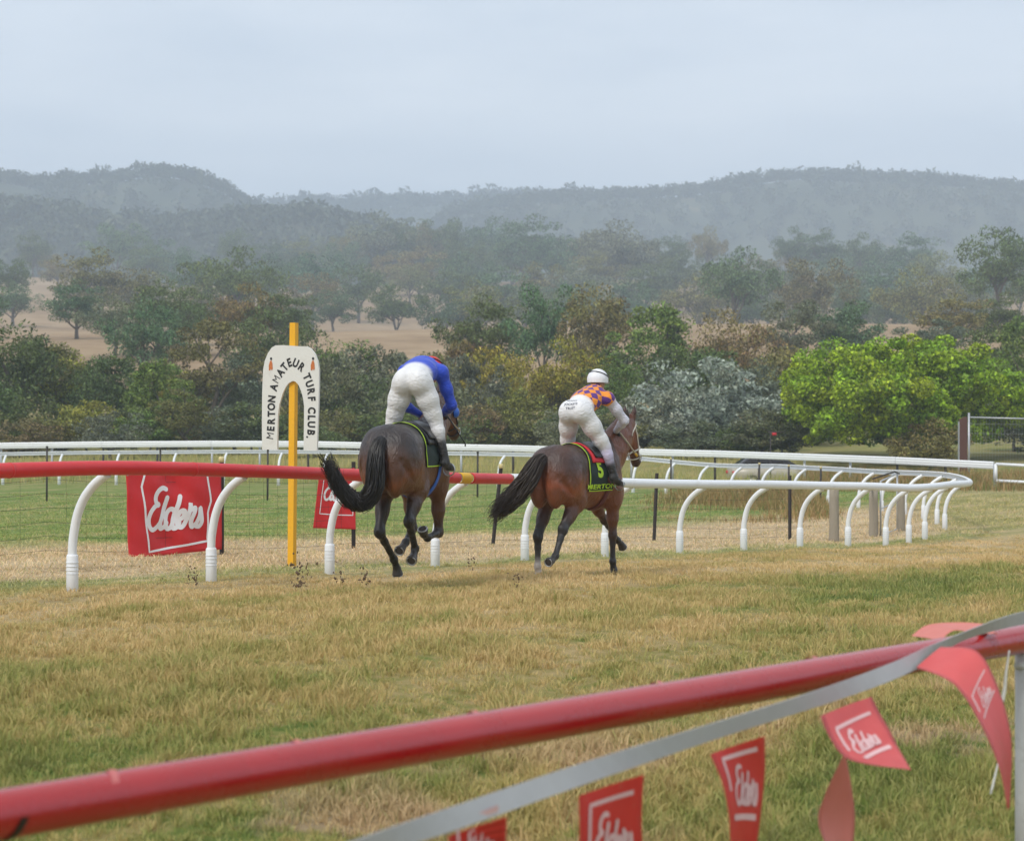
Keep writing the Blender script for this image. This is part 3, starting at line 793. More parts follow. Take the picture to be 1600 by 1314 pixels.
# joints
for px in (12, 300, 560, 985, 1180, 1352):
    i = min(range(len(fine)), key=lambda k: abs(px_of(fine[k]) - px))
    jp = [(a * 1.03, b * 1.03) for a, b in prof]
    d = (fine[i + 1] - fine[i - 1]).normalized() * 0.012
    MB().sweep(jp, rel([fine[i] - d, fine[i] + d])).build('rail_joint', m_redrail if px < 797 else m_white, running)

def gooseneck(rail_pt, side, h=1.07, out=0.47, r=0.043):
    """post whose foot stands `out` behind the rail"""
    foot = rail_pt - side * out; foot.z = rail_pt.z - h
    prof_l = [(0.0, 0.0), (0.0, 0.34), (0.02, 0.50), (0.065, 0.66), (0.145, 0.80), (0.255, 0.91), (0.37, 0.985), (0.44, 1.02)]
    pts = [foot + side * (l * out / 0.47) + Vector((0, 0, z * h / 1.07)) for l, z in prof_l]
    return foot, pts
def add_post(rail_pt, side, big=True, h=1.07):
    foot, pts = gooseneck(rail_pt, side, h)
    pts = catmull(pts, 4 if big else 2)
    post = MB().tube(rel(pts), 0.043, 12 if big else 8).build('post', m_white, running)
    f = foot - RO
    MB().tube([f + Vector((0, 0, -0.25)), f + Vector((0, 0, 0.33)), f + Vector((0, 0, 0.345))], [0.060, 0.056, 0.050], 14 if big else 8).build('sleeve', m_white, post)
    if big:
        for q in range(4):
            zz = 0.16 + q * 0.035
            MB().tube([f + Vector((0, 0, zz)), f + Vector((0, 0, zz + 0.008))], 0.0605, 14).build('sleeve_rib', m_white, post)
    # bracket screws seen inside the rail
    e = pts[-1] - RO
    MB().box(e + Vector((0, 0, 0.022)), (0.03, 0.03, 0.014)).build('bracket', m_dark, post)
for i in range(nn):
    d = (BASES[min(i + 1, nn - 1)] - BASES[max(i - 1, 0)]); d.z = 0; d.normalize()
    add_post(RAIL[i], Vector((d.y, -d.x, 0)), True, POST_H[i])
for k in range(len(back_px)):
    i = (nn + k) * 8
    if k in (0,): continue
    i = min(i, len(PATH) - 1)
    add_post(PATH[i], plan_side(i), False)

# ---- far outer rail: broad white board
far_px = [(-250, 701, 80), (0, 696.5, 79), (160, 694.5, 78.5), (330, 693.5, 78), (480, 694.0, 77.5), (640, 697.5, 76.5), (800, 700.5, 75.5), (985, 706, 73.5), (1115, 709, 72), (1255, 714, 70), (1400, 719.5, 68), (1553, 727, 66)]
far = empty('outer_rail', P(*far_px[0]), 0, 'far outer rail of broad white boards in front of the tree belt', 'rail')
far.location.z = gz(far.location.x, far.location.y)
FO = far.location.copy()
for i in range(len(far_px) - 1):
    a, b = P(*far_px[i]), P(*far_px[i + 1])
    h = 0.125
    prof2 = [(0.045, -h), (0.065, -h * 0.55), (0.05, -h * 0.45), (0.068, 0.0), (0.05, h * 0.45), (0.075, h * 0.6), (0.055, h), (-0.055, h), (-0.045, -h)]
    u = (b - a).normalized() * 0.006
    MB().sweep(prof2, [a + u - FO, b - u - FO]).build('board', m_white, far, False)
    for t in (0.0, 0.5):
        c = a.lerp(b, t); zg = gz(c.x, c.y)
        side = (b - a).cross(Vector((0, 0, 1))).normalized()
        if far_px[i][0] < -200 and t == 0: pass
        pc = c - side * 0.11
        MB().tube([Vector((pc.x, pc.y, zg - 0.3)) - FO, Vector((pc.x, pc.y, c.z + 0.08)) - FO], 0.045, 8).build('post', m_galv if i % 2 else m_dark, far)

# white pipe gate at the right end of it
gt = empty('pipe_gate', (0, 0, 0), 0, 'white pipe gate at the right end of the outer rail', 'gate')
pa, pb, pc, pd = P(1556, 725, 65.6), P(1556, 751, 65.6), P(1640, 729.5, 64.6), P(1640, 755, 64.6)
gt.location = Vector((pb.x, pb.y, gz(pb.x, pb.y))); GO = gt.location.copy()
MB().tube([pa - GO, pb - GO], 0.055, 10).build('stile', m_white, gt)
MB().tube([pc - GO, pd - GO], 0.055, 10).build('stile', m_white, gt)
MB().tube([pa - GO, pc - GO], 0.05, 10).build('top_bar', m_white, gt)
MB().tube([pb - GO, pd - GO], 0.05, 10).build('bottom_bar', m_white, gt)
for q in (pa, pc):
    MB().tube([Vector((q.x, q.y + 0.12, gz(q.x, q.y) - 0.2)) - GO, Vector((q.x, q.y + 0.12, q.z + 0.02)) - GO], 0.06, 8).build('gate_post', m_galv, gt)

# ---- tall mesh enclosure behind the bend
en = empty('mesh_enclosure', (0, 0, 0), 0, 'tall galvanised wire mesh panel fence right of the bright green tree', 'fence')
e0 = P(1514, 645, 80); e1 = P(1700, 655, 80); en.location = (e0.x, e0.y, gz(e0.x, e0.y)); EO = en.location.copy()
zb = en.location.z
for q in (e0, e1):
    MB().tube([Vector((q.x, q.y, zb - 0.2)) - EO, Vector(q) - EO], 0.045, 8).build('post', m_galv, en)
MB().tube([P(1514, 652, 80) - EO, P(1700, 657, 80) - EO], 0.03, 8).build('top_rail', m_galv, en)
wm = MB()
for k in range(5):
    y = 662 + k * 15
    wm.tube([P(1514, y, 80.02) - EO, P(1700, y + 3, 80.02) - EO], 0.004, 4, False)
for k in range(40):
    x = 1514 + k * 4.6
    wm.tube([P(x, 653, 80.02) - EO, P(x, 722, 80.02) - EO], 0.003, 3, False)
o = wm.build('wire_mesh', m_galv, en); o['kind'] = 'stuff'
m_rust = worn('rusty_panel', (0.105, 0.045, 0.032), 0.8, (0.05, 0.03, 0.03), 0.5, 3.0, bumpy=0.4, stretch=(4, 4, 0.6))
rp = empty('rusty_post', P(1505, 722, 81), 0, 'broad rust-brown post behind the galvanised fence pole', 'post')
rp.location.z = gz(rp.location.x, 81); h = P(1505, 655, 81).z - rp.location.z
MB().box((0, 0, h / 2 - 0.1), (0.33, 0.12, h + 0.2)).build('post_body', m_rust, rp, False)
MB().box((-0.19, 0, h / 2 - 0.15), (0.04, 0.14, h + 0.1)).build('edge_strip', m_galv, rp, False)
MB().add([(-0.165, -0.06, h), (0.165, -0.06, h), (0.165, 0.06, h), (-0.165, 0.06, h), (0.165, -0.06, h + 0.09), (0.165, 0.06, h + 0.09), (0.05, -0.06, h + 0.1), (0.05, 0.06, h + 0.1)],
         [(0, 1, 4, 6), (3, 7, 5, 2), (0, 6, 7, 3), (6, 4, 5, 7), (1, 2, 5, 4)]).build('chamfered_top', m_rust, rp, False)

# ------------------------------------------------------------------ infield wire fence: steel pickets, mesh, timber posts
def ground_pt(px, D):
    x = (px - 800) * D / FPX; return Vector((x, D, gz(x, D)))
fence_px = [(-90, 23.3, 1.25, 0), (70, 24.4, 1.25, 1), (346, 26.3, 1.30, 0), (552, 28.9, 1.3, 0), (768, 31.8, 1.30, 0.12), (1021, 35.6, 1.25, 0.05), (1234, 37.0, 1.25, 0.0)]
fen = empty('wire_fence', ground_pt(346, 26.3), 0, 'sagging wire mesh fence on dark steel pickets behind the running rail', 'fence')
WO = fen.location.copy(); tops = []
for i, (px, D, h, lean) in enumerate(fence_px):
    b0 = ground_pt(px, D); top = b0 + Vector((h * (lean if lean < 0.5 else 0.0), 0, h)); tops.append((b0, top))
    if lean == 1: continue
    d = MB()
    for an in (0.3, 2.4, 4.5):                     # Y-shaped section
        R = Matrix.Rotation(an, 3, 'Z')
        n = R @ Vector((0.034, 0, 0)); w = R @ Vector((0, 0.006, 0))
        vs = [b0 - w - WO + Vector((0, 0, -0.2)), b0 + n - w - WO + Vector((0, 0, -0.2)), b0 + n + w - WO + Vector((0, 0, -0.2)), b0 + w - WO + Vector((0, 0, -0.2))]
        vt = [top - w - WO, top + n - w - WO, top + n + w - WO, top + w - WO]
        d.add(vs + vt, [(0, 1, 5, 4), (1, 2, 6, 5), (2, 3, 7, 6), (3, 0, 4, 7), (4, 5, 6, 7)])
    pk = d.build('picket', m_dark, fen, False)
    if i in (2, 4):
        MB().tube([top - WO - Vector((0, 0, 0.04)), top - WO + Vector((0, 0, 0.02)), top - WO + Vector((0, 0, 0.035))], [0.040, 0.040, 0.03], 10).build('cap', m_cream, pk)
wires = MB()
for i in range(len(tops) - 1):
    (a0, a1), (b0, b1) = tops[i], tops[i + 1]
    for q in range(7):
        f = 0.06 + q * 0.145
        p, r_ = a0.lerp(a1, f), b0.lerp(b1, f)
        mid = p.lerp(r_, 0.5) - Vector((0, 0, 0.03 + 0.01 * (q % 3)))
        wires.tube([x - WO for x in (p, p.lerp(mid, 0.5) - Vector((0, 0, 0.008)), mid, mid.lerp(r_, 0.5) - Vector((0, 0, 0.008)), r_)], 0.0022, 4, False)
    ns_ = int((b0 - a0).length / 0.30)
    for q in range(1, ns_):
        t = q / ns_
        p, r_ = a0.lerp(b0, t), a1.lerp(b1, t)
        wires.tube([p.lerp(r_, 0.05) - WO, p.lerp(r_, 0.5) - WO + Vector((0.01 * math.sin(q * 2.1), 0, -0.02)), p.lerp(r_, 0.93) - WO - Vector((0, 0, 0.03))], 0.0016, 3, False)
o = wires.build('wire_mesh', m_dark, fen); o['kind'] = 'stuff'

def timber(px, yt, yb, D, r, label):
    b0 = ground_pt(px, D); zt = CAMZ - (yt - HOR) * D / FPX
    rs = random.Random(int(px)); pts = []
    for k in range(6):
        t = k / 5; pts.append(Vector((rs.uniform(-.006, .006), rs.uniform(-.006, .006), -0.2 + (zt - b0.z + 0.2) * t)))
    o = MB().tube(pts, [r * (1.05 - 0.02 * k) for k in range(6)], 14).build('timber_post', m_wood)
    o.location = b0
    return tag(o, label, 'post', 'round timber gate posts')
timber(1303, 757, 843, 37.0, 0.095, 'round timber post left of the small gate, nearest the camera')
timber(1365, 762, 838, 39.5, 0.095, 'round timber post in the middle at the small gate')
timber(1408, 760, 835, 41.0, 0.085, 'round timber post right of the small gate')
# small galvanised gate swung between them
sg = empty('wire_gate', ground_pt(1385, 40.2), 0, 'small galvanised pipe gate between the timber posts', 'gate'); SO = sg.location.copy()
q = [P(1376, 752, 39.6), P(1402, 740, 41.6), P(1402, 826, 41.6), P(1376, 838, 39.6)]
names = ['top_bar', 'stile', 'bottom_bar', 'stile']
for k in range(4): MB().tube([q[k] - SO, q[(k + 1) % 4] - SO], 0.02, 8).build(names[k], m_galv, sg)
MB().tube([q[0].lerp(q[3], .5) - SO, q[1].lerp(q[2], .5) - SO], 0.014, 6).build('middle_bar', m_galv, sg)
br = empty('strainer_bar', P(1320, 757, 37.6), 0, 'dark bent steel bar bracing the timber gate post', 'bar'); BO = br.location.copy()
MB().tube([P(1306, 760, 37.0) - BO, P(1330, 758, 38.2) - BO, P(1362, 764, 39.4) - BO], 0.022, 8).build('lower_bar', m_dark, br)
MB().tube([P(1364, 748, 39.4) - BO, P(1398, 737, 41.0) - BO, P(1405, 740, 41.2) - BO], 0.018, 8).build('upper_bar', m_dark, br)

# thin dark pickets further back
for k, (px, yt, D) in enumerate([(73, 698, 56), (250, 700, 56.5), (418, 702, 57), (1048, 716, 60.5), (1186, 724, 56.5), (1232, 727, 55.8), (1282, 730, 53.5), (948, 722, 60), (746, 706, 59)]):
    b0 = ground_pt(px, D); zt = CAMZ - (yt - HOR) * D / FPX
    o = MB().tube([Vector((0, 0, -0.2)), Vector((0.01, 0, (zt - b0.z))), ], 0.028, 6).build('steel_picket', m_dark); o.location = b0
    MB().tube([Vector((0.01, 0, zt - b0.z - 0.04)), Vector((0.01, 0, zt - b0.z + 0.02))], 0.034, 6).build('cap', m_cream if k in (3, 4, 5, 6) else m_dark, o)
    lm = ['by the left edge', 'seen over the large red banner', 'just left of the yellow winning post', 'right of the bay horse head', 'below the parked car',
          'under the bright green tree', 'just left of the timber gate posts', 'behind the bay horse head', 'between the two horses'][k]
    tag(o, f'thin dark steel picket inside the far rail {lm}', 'picket', 'thin pickets inside the back rail')

# ------------------------------------------------------------------ script lettering used on banners and flags (drawn as brush strokes)
def smooth2(pts, per=7):
    return [(p.x, p.y) for p in catmull([Vector((x, y, 0)) for x, y in pts], per)]
_raw = [[(512, 478), (470, 470), (420, 500), (388, 560), (392, 618), (425, 640), (382, 655), (325, 715), (300, 795), (318, 868), (362, 890), (420, 845), (462, 770), (497, 660), (522, 560)],
        [(522, 565), (480, 700), (448, 800), (452, 868), (492, 850), (520, 810)],
        [(622, 690), (575, 668), (530, 710), (508, 790), (524, 862), (566, 850), (604, 770)],
        [(664, 540), (632, 650), (592, 790), (592, 855), (632, 845), (660, 800)],
        [(650, 780), (700, 735), (704, 684), (672, 684), (640, 745), (640, 815), (672, 845), (712, 812), (742, 735)],
        [(735, 760), (764, 640), (768, 606), (774, 660), (822, 648), (782, 765), (796, 830), (842, 792)],
        [(838, 800), (872, 715), (884, 640), (897, 715), (902, 775), (880, 818), (848, 822)]]
def uv_of(x, y):       # to unit box with a level baseline
    y2 = y + (x - 340) * 0.15
    return ((x - 272) / 640.0, (930 - y2) / 470.0 * (470 / 640.0))
LOGO = [smooth2([uv_of(*p) for p in s]) for s in _raw]
def ribbon2(pts, w, cap=5):
    """outline strip of a stroke of width w: quads as (verts, faces) in 2-D"""
    vs, fs = [], []; n = len(pts)
    for i, (x, y) in enumerate(pts):
        a, b = pts[max(i - 1, 0)], pts[min(i + 1, n - 1)]
        dx, dy = b[0] - a[0], b[1] - a[1]; L = math.hypot(dx, dy) or 1e-6
        nx, ny = -dy / L * w / 2, dx / L * w / 2
        vs += [(x + nx, y + ny), (x - nx, y - ny)]
        if i: fs.append((2 * i - 2, 2 * i - 1, 2 * i + 1, 2 * i))
    for end, (p, q) in ((0, (pts[0], pts[1])), (1, (pts[-1], pts[-2]))):
        an = math.atan2(p[1] - q[1], p[0] - q[0]); base = len(vs)
        arc = [(p[0] + math.cos(an + t) * w / 2, p[1] + math.sin(an + t) * w / 2) for t in [math.pi / 2 - math.pi * k / cap for k in range(cap + 1)]]
        vs += arc; fs.append(tuple(range(base, base + cap + 1)))
    return vs, fs
def logo_on(surf, u0, v0, size, mat, parent, name='lettering', asp=1.0, lift=0.004, sw=0.074):
    """surf(u, v, lift) -> point; draws the word with its left end at (u0, v0)"""
    m = MB()
    for k, s in enumerate(LOGO):
        vs, fs = ribbon2(s, sw)
        m.add([surf(u0 + x * size, v0 + y * size * asp, lift + 0.0006 * k) for x, y in vs], fs)
    return m.build(name, mat, parent, False)
def line_on(surf, pts, w, mat, parent, name, lift=0.003, asp=1.0):
    dense = []
    for a, b in zip(pts[:-1], pts[1:]):
        for k in range(12): dense.append((a[0] + (b[0] - a[0]) * k / 12, a[1] + (b[1] - a[1]) * k / 12))
    dense.append(pts[-1])
    m = MB(); vs = []; fs = []; n = len(dense)
    for i, (x, y) in enumerate(dense):
        a, b = dense[max(i - 1, 0)], dense[min(i + 1, n - 1)]
        dx, dy = b[0] - a[0], (b[1] - a[1]) * asp; L = math.hypot(dx, dy) or 1e-6
        nx, ny = -dy / L * w / 2, dx / L * w / 2 / asp
        vs += [surf(x + nx, y + ny, lift), surf(x - nx, y - ny, lift)]
        if i: fs.append((2 * i - 2, 2 * i - 1, 2 * i + 1, 2 * i))
    m.add(vs, fs); return m.build(name, mat, parent, False)

def cloth_mat(name, col, dark):
    m, nt, b = new_mat(name)
    p = N(nt, 'ShaderNodeTexCoord').outputs['Object']
    n1 = noise(nt, 3.0, mapping(nt, p, (2.5, 2.5, 0.8)), 5, 0.6); n2 = noise(nt, 30.0, p, 3, 0.6)
    c = mixc(nt, n1, dark, col)
    c = mixc(nt, mathn(nt, 'MULTIPLY', ramp(nt, n2, [(0.62, (0, 0, 0)), (0.78, (1, 1, 1))]), 0.35), c, (0.42, 0.22, 0.13))
    nt.links.new(c, b.inputs['Base Color']); b.inputs['Roughness'].default_value = 0.5
    tr = N(nt, 'ShaderNodeBsdfTranslucent'); nt.links.new(c, tr.inputs['Color'])
    ms = N(nt, 'ShaderNodeMixShader'); ms.inputs[0].default_value = 0.18
    nt.links.new(b.outputs[0], ms.inputs[1]); nt.links.new(tr.outputs[0], ms.inputs[2])
    nt.links.new(ms.outputs[0], nt.nodes['Material Output'].inputs['Surface'])
    bump(nt, b, n1, 0.25, 0.03)
    return m
m_banner = cloth_mat('red_vinyl', (0.74, 0.026, 0.030), (0.60, 0.018, 0.022))

def banner(corners, label, wave, seed, logo, frame):
    """corners: bottom-left, bottom-right, top-right, top-left world points"""
    bl, br_, tr_, tl = corners
    o = empty('banner', (bl + br_) / 2, 0, label, 'banner', 'red banners on the infield fence'); O = o.location.copy()
    nrm = (br_ - bl).cross(tl - bl).normalized()
    if nrm.y > 0: nrm = -nrm
    rs = random.Random(seed); ph = [rs.uniform(0, 6.28) for _ in range(6)]
    def surf(u, v, lift=0.0):
        def base(u, v):
            p = (bl * (1 - u) + br_ * u) * (1 - v) + (tl * (1 - u) + tr_ * u) * v
            d = wave * (0.6 * math.sin(u * 6.5 + ph[0] + v * 1.2) + 0.4 * math.sin(u * 13 + ph[1] - v * 3) + 0.35 * math.sin(v * 7 + ph[2] + u * 2)
                        + 0.25 * math.sin((u + v) * 17 + ph[3]))
            sag = -0.03 * math.sin(math.pi * u) * v
            return p + nrm * d * (0.35 + 0.65 * (1 - abs(2 * u - 1))) + Vector((0, 0, sag))
        p = base(u, v)
        if lift:
            e = 0.004
            a = base(u + e, v) - base(u - e, v); b_ = base(u, v + e) - base(u, v - e)
            nn_ = a.cross(b_).normalized()
            if nn_.dot(nrm) < 0: nn_ = -nn_
            p = p + nn_ * lift
        return p - O
    nu, nv = 40, 30; m = MB(); vs = []
    for l in (0.0, -0.0025):
        for j in range(nv + 1):
            for i in range(nu + 1): vs.append(surf(i / nu, j / nv, l or 1e-6))
    fs = []; K = (nu + 1) * (nv + 1)
    for j in range(nv):
        for i in range(nu):
            a = j * (nu + 1) + i
            fs.append((a, a + 1, a + nu + 2, a + nu + 1)); fs.append((K + a, K + a + nu + 1, K + a + nu + 2, K + a + 1))
    for i in range(nu):
        fs.append((i, K + i, K + i + 1, i + 1)); t = nv * (nu + 1) + i; fs.append((t, t + 1, K + t + 1, K + t))
    for j in range(nv):
        a = j * (nu + 1); fs.append((a, a + nu + 1, K + a + nu + 1, K + a)); c = a + nu; fs.append((c, K + c, K + c + nu + 1, c + nu + 1))
    m.add(vs, fs); m.build('sheet', m_banner, o)
    asp = (br_ - bl).length / (tl - bl).length
    lu, lv, ls = logo
    logo_on(surf, lu, lv, ls, m_print, o, asp=asp)
    line_on(surf, frame, 0.020, m_print, o, 'frame_line', asp=1 / asp)
    # eyelets and ties
    for (u, v) in ((0.015, 0.97), (0.985, 0.97)):
        MB().tube([surf(u, v, 0.001), surf(u, v, 0.006)], 0.014, 10).build('eyelet', m_galv, o)
    return o
bn1 = (P(200, 874, 25.2), P(346, 858, 26.25), P(346, 724, 26.25), P(197, 738, 25.2))
banner(bn1, 'large red banner with white script lettering tied to the wire fence', 0.05, 4, (0.195, 0.27, 0.585),
       [(0.195, 1.0), (0.155, 0.83), (0.225, 0.06), (0.85, 0.115), (0.845, 0.45), (0.875, 0.58), (0.83, 1.0)])
o = None
bn2 = (P(489, 825, 28.4), P(556, 827, 28.8), P(554, 731, 28.8), P(500, 733, 28.4))
banner(bn2, 'smaller red banner with white script lettering beside the rear of the dark horse', 0.015, 9, (0.17, 0.46, 0.68),
       [(0.14, 0.96), (0.12, 0.25), (0.93, 0.23), (0.93, 0.93)])

# ------------------------------------------------------------------ winning post with arched board
wpost = empty('winning_post', ground_pt(456, 23.4), math.radians(-24), 'yellow winning post carrying a white arched board with black lettering', 'post')
PZ = 380 * 23.4 / FPX
m_yel2 = worn('yellow_post_paint', (0.80, 0.40, 0.008), 0.5, (0.35, 0.2, 0.04), 0.35, 5.0, var=0.08)
lean = Matrix.Rotation(math.radians(0.6), 3, 'Y')
bmx = MB().box(lean @ Vector((0, 0, PZ / 2 - 0.1)), (0.078, 0.078, PZ + 0.2), lean)
bmx.build('pole', m_yel2, wpost, False)
m_board = worn('board_white', (0.66, 0.65, 0.60), 0.6, (0.38, 0.33, 0.26), 0.30, 5.0, var=0.05)
def bxz(zx, zy):
    zx = zx + (zy - 765) * 0.045
    return ((zx - 356) / 545 * 0.855, (1255 - zy) / 980 * 1.275 + (PZ * 0.478))
outer = [(85, 1255), (92, 1000), (105, 720), (122, 500), (140, 420), (170, 350), (205, 300), (240, 278), (310, 276), (385, 282), (450, 287), (520, 290), (555, 310), (590, 360), (612, 430), (620, 500), (615, 640), (602, 860), (588, 1060), (575, 1255)]
inner = [(222, 1255), (230, 1080), (240, 930), (256, 830), (275, 770), (295, 715), (318, 668), (345, 632), (375, 614), (390, 611), (410, 618), (432, 645), (450, 690), (464, 740), (472, 790), (476, 850), (472, 950), (467, 1050), (462, 1150), (457, 1255)]
m = MB(); F0, B0 = -0.045, -0.075      # board fixed to the front of the pole
o2 = [bxz(*p) for p in outer]; i2 = [bxz(*p) for p in inner]; n = len(o2); vs = []
def LP(x, y, z): return lean @ Vector((x, y, z))
for yy in (B0, F0):
    vs += [LP(x, yy, z) for x, z in o2] + [LP(x, yy, z) for x, z in i2]
fs = []
for k in range(n - 1):
    fs.append((k, n + k, n + k + 1, k + 1)); t = 2 * n
    fs.append((t + k, t + k + 1, t + n + k + 1, t + n + k))
    fs.append((k, k + 1, t + k + 1, t + k)); fs.append((n + k, t + n + k, t + n + k + 1, n + k + 1))
for k in (0, n - 1): fs.append((k, 2 * n + k, 3 * n + k, n + k))
m.add(vs, fs); board = m.build('arched_board', m_board, wpost, False)

m_black = worn('black_paint', (0.012, 0.012, 0.013), 0.5, (0.05, 0.05, 0.05), 0.3, 10)
def glyph(ch, bold=0.02):
    cu = bpy.data.curves.new('g', 'FONT'); cu.body = ch; cu.align_x = 'CENTER'; cu.align_y = 'CENTER'
    cu.offset = bold; cu.resolution_u = 4
    ob = bpy.data.objects.new('g', cu); COL.objects.link(ob)
    dg = bpy.context.evaluated_depsgraph_get(); dg.update()
    me = bpy.data.meshes.new_from_object(ob.evaluated_get(dg))
    bpy.data.objects.remove(ob); bpy.data.curves.remove(cu)
    v = [tuple(x.co) for x in me.vertices]; f = [tuple(p.vertices) for p in me.polygons]
    bpy.data.meshes.remove(me); return v, f
LET = [('M', 160, 1165), ('E', 172, 1085), ('R', 180, 1000), ('T', 186, 910), ('O', 190, 812), ('N', 208, 702), ('A', 238, 605), ('M', 280, 535), ('A', 318, 482), ('T', 350, 450),
       ('E', 378, 440), ('U', 408, 443), ('R', 436, 462), ('T', 482, 500), ('U', 506, 560), ('R', 526, 625), ('F', 540, 695), ('C', 544, 795), ('L', 540, 893), ('U', 534, 985), ('B', 528, 1078), ('.', 512, 1150)]
arc = catmull([Vector((*bxz(a, b_), 0)) for _, a, b_ in LET], 10)
al = [0.0]
for p, q in zip(arc[:-1], arc[1:]): al.append(al[-1] + (q - p).length)
TXT = 'MERTON AMATEUR TURF CLUB.'
ADV = [{' ': 0.62, 'M': 1.12, 'O': 1.05, '.': 0.5, 'L': 0.9, 'F': 0.9, 'E': 0.9}.get(c_, 1.0) for c_ in TXT]
pos_ = 0.0
for i, ch in enumerate(TXT):
    sc_ = (pos_ + ADV[i] / 2) / sum(ADV) * al[-1]; pos_ += ADV[i]
    if ch == ' ': continue
    k = min(range(len(al)), key=lambda q: abs(al[q] - sc_))
    a, b_ = arc[max(k - 6, 0)], arc[min(k + 6, len(arc) - 1)]
    an = math.atan2(b_[1] - a[1], b_[0] - a[0])
    v, f = glyph(ch, 0.0 if ch in 'M' else 0.042)
    sz = 0.122
    ca, sa = math.cos(an), math.sin(an); cx, cz = arc[k].x, arc[k].y
    MB().add([LP(cx + (x * ca * 0.92 - y * 1.15 * sa) * sz, B0 - 0.003, cz + (x * sa * 0.92 + y * 1.15 * ca) * sz) for x, y, _ in v], [t for t in f]).build('letter', m_black, board, False)
m_embl = worn('faded_orange', (0.50, 0.14, 0.03), 0.6, (0.6, 0.5, 0.4), 0.5, 40.0)
for zx in (195, 570):
    cx, cz = bxz(zx, 450)
    em = MB().add([LP(cx + x, B0 - 0.003, cz + z) for x, z in ((-.03, -.075), (-.012, -.085), (0, -.06), (.014, -.085), (.026, -.06), (.022, 0.0), (.006, .045), (-.014, .03), (-.03, -.02))], [tuple(range(9))]).build('emblem', m_embl, board, False)
    MB().add([LP(cx + 0.002 + math.cos(a) * .016, B0 - 0.004, cz + 0.062 + math.sin(a) * .018) for a in [k * math.pi / 4 for k in range(8)]], [tuple(range(8))]).build('emblem_head', m_black, em, False)
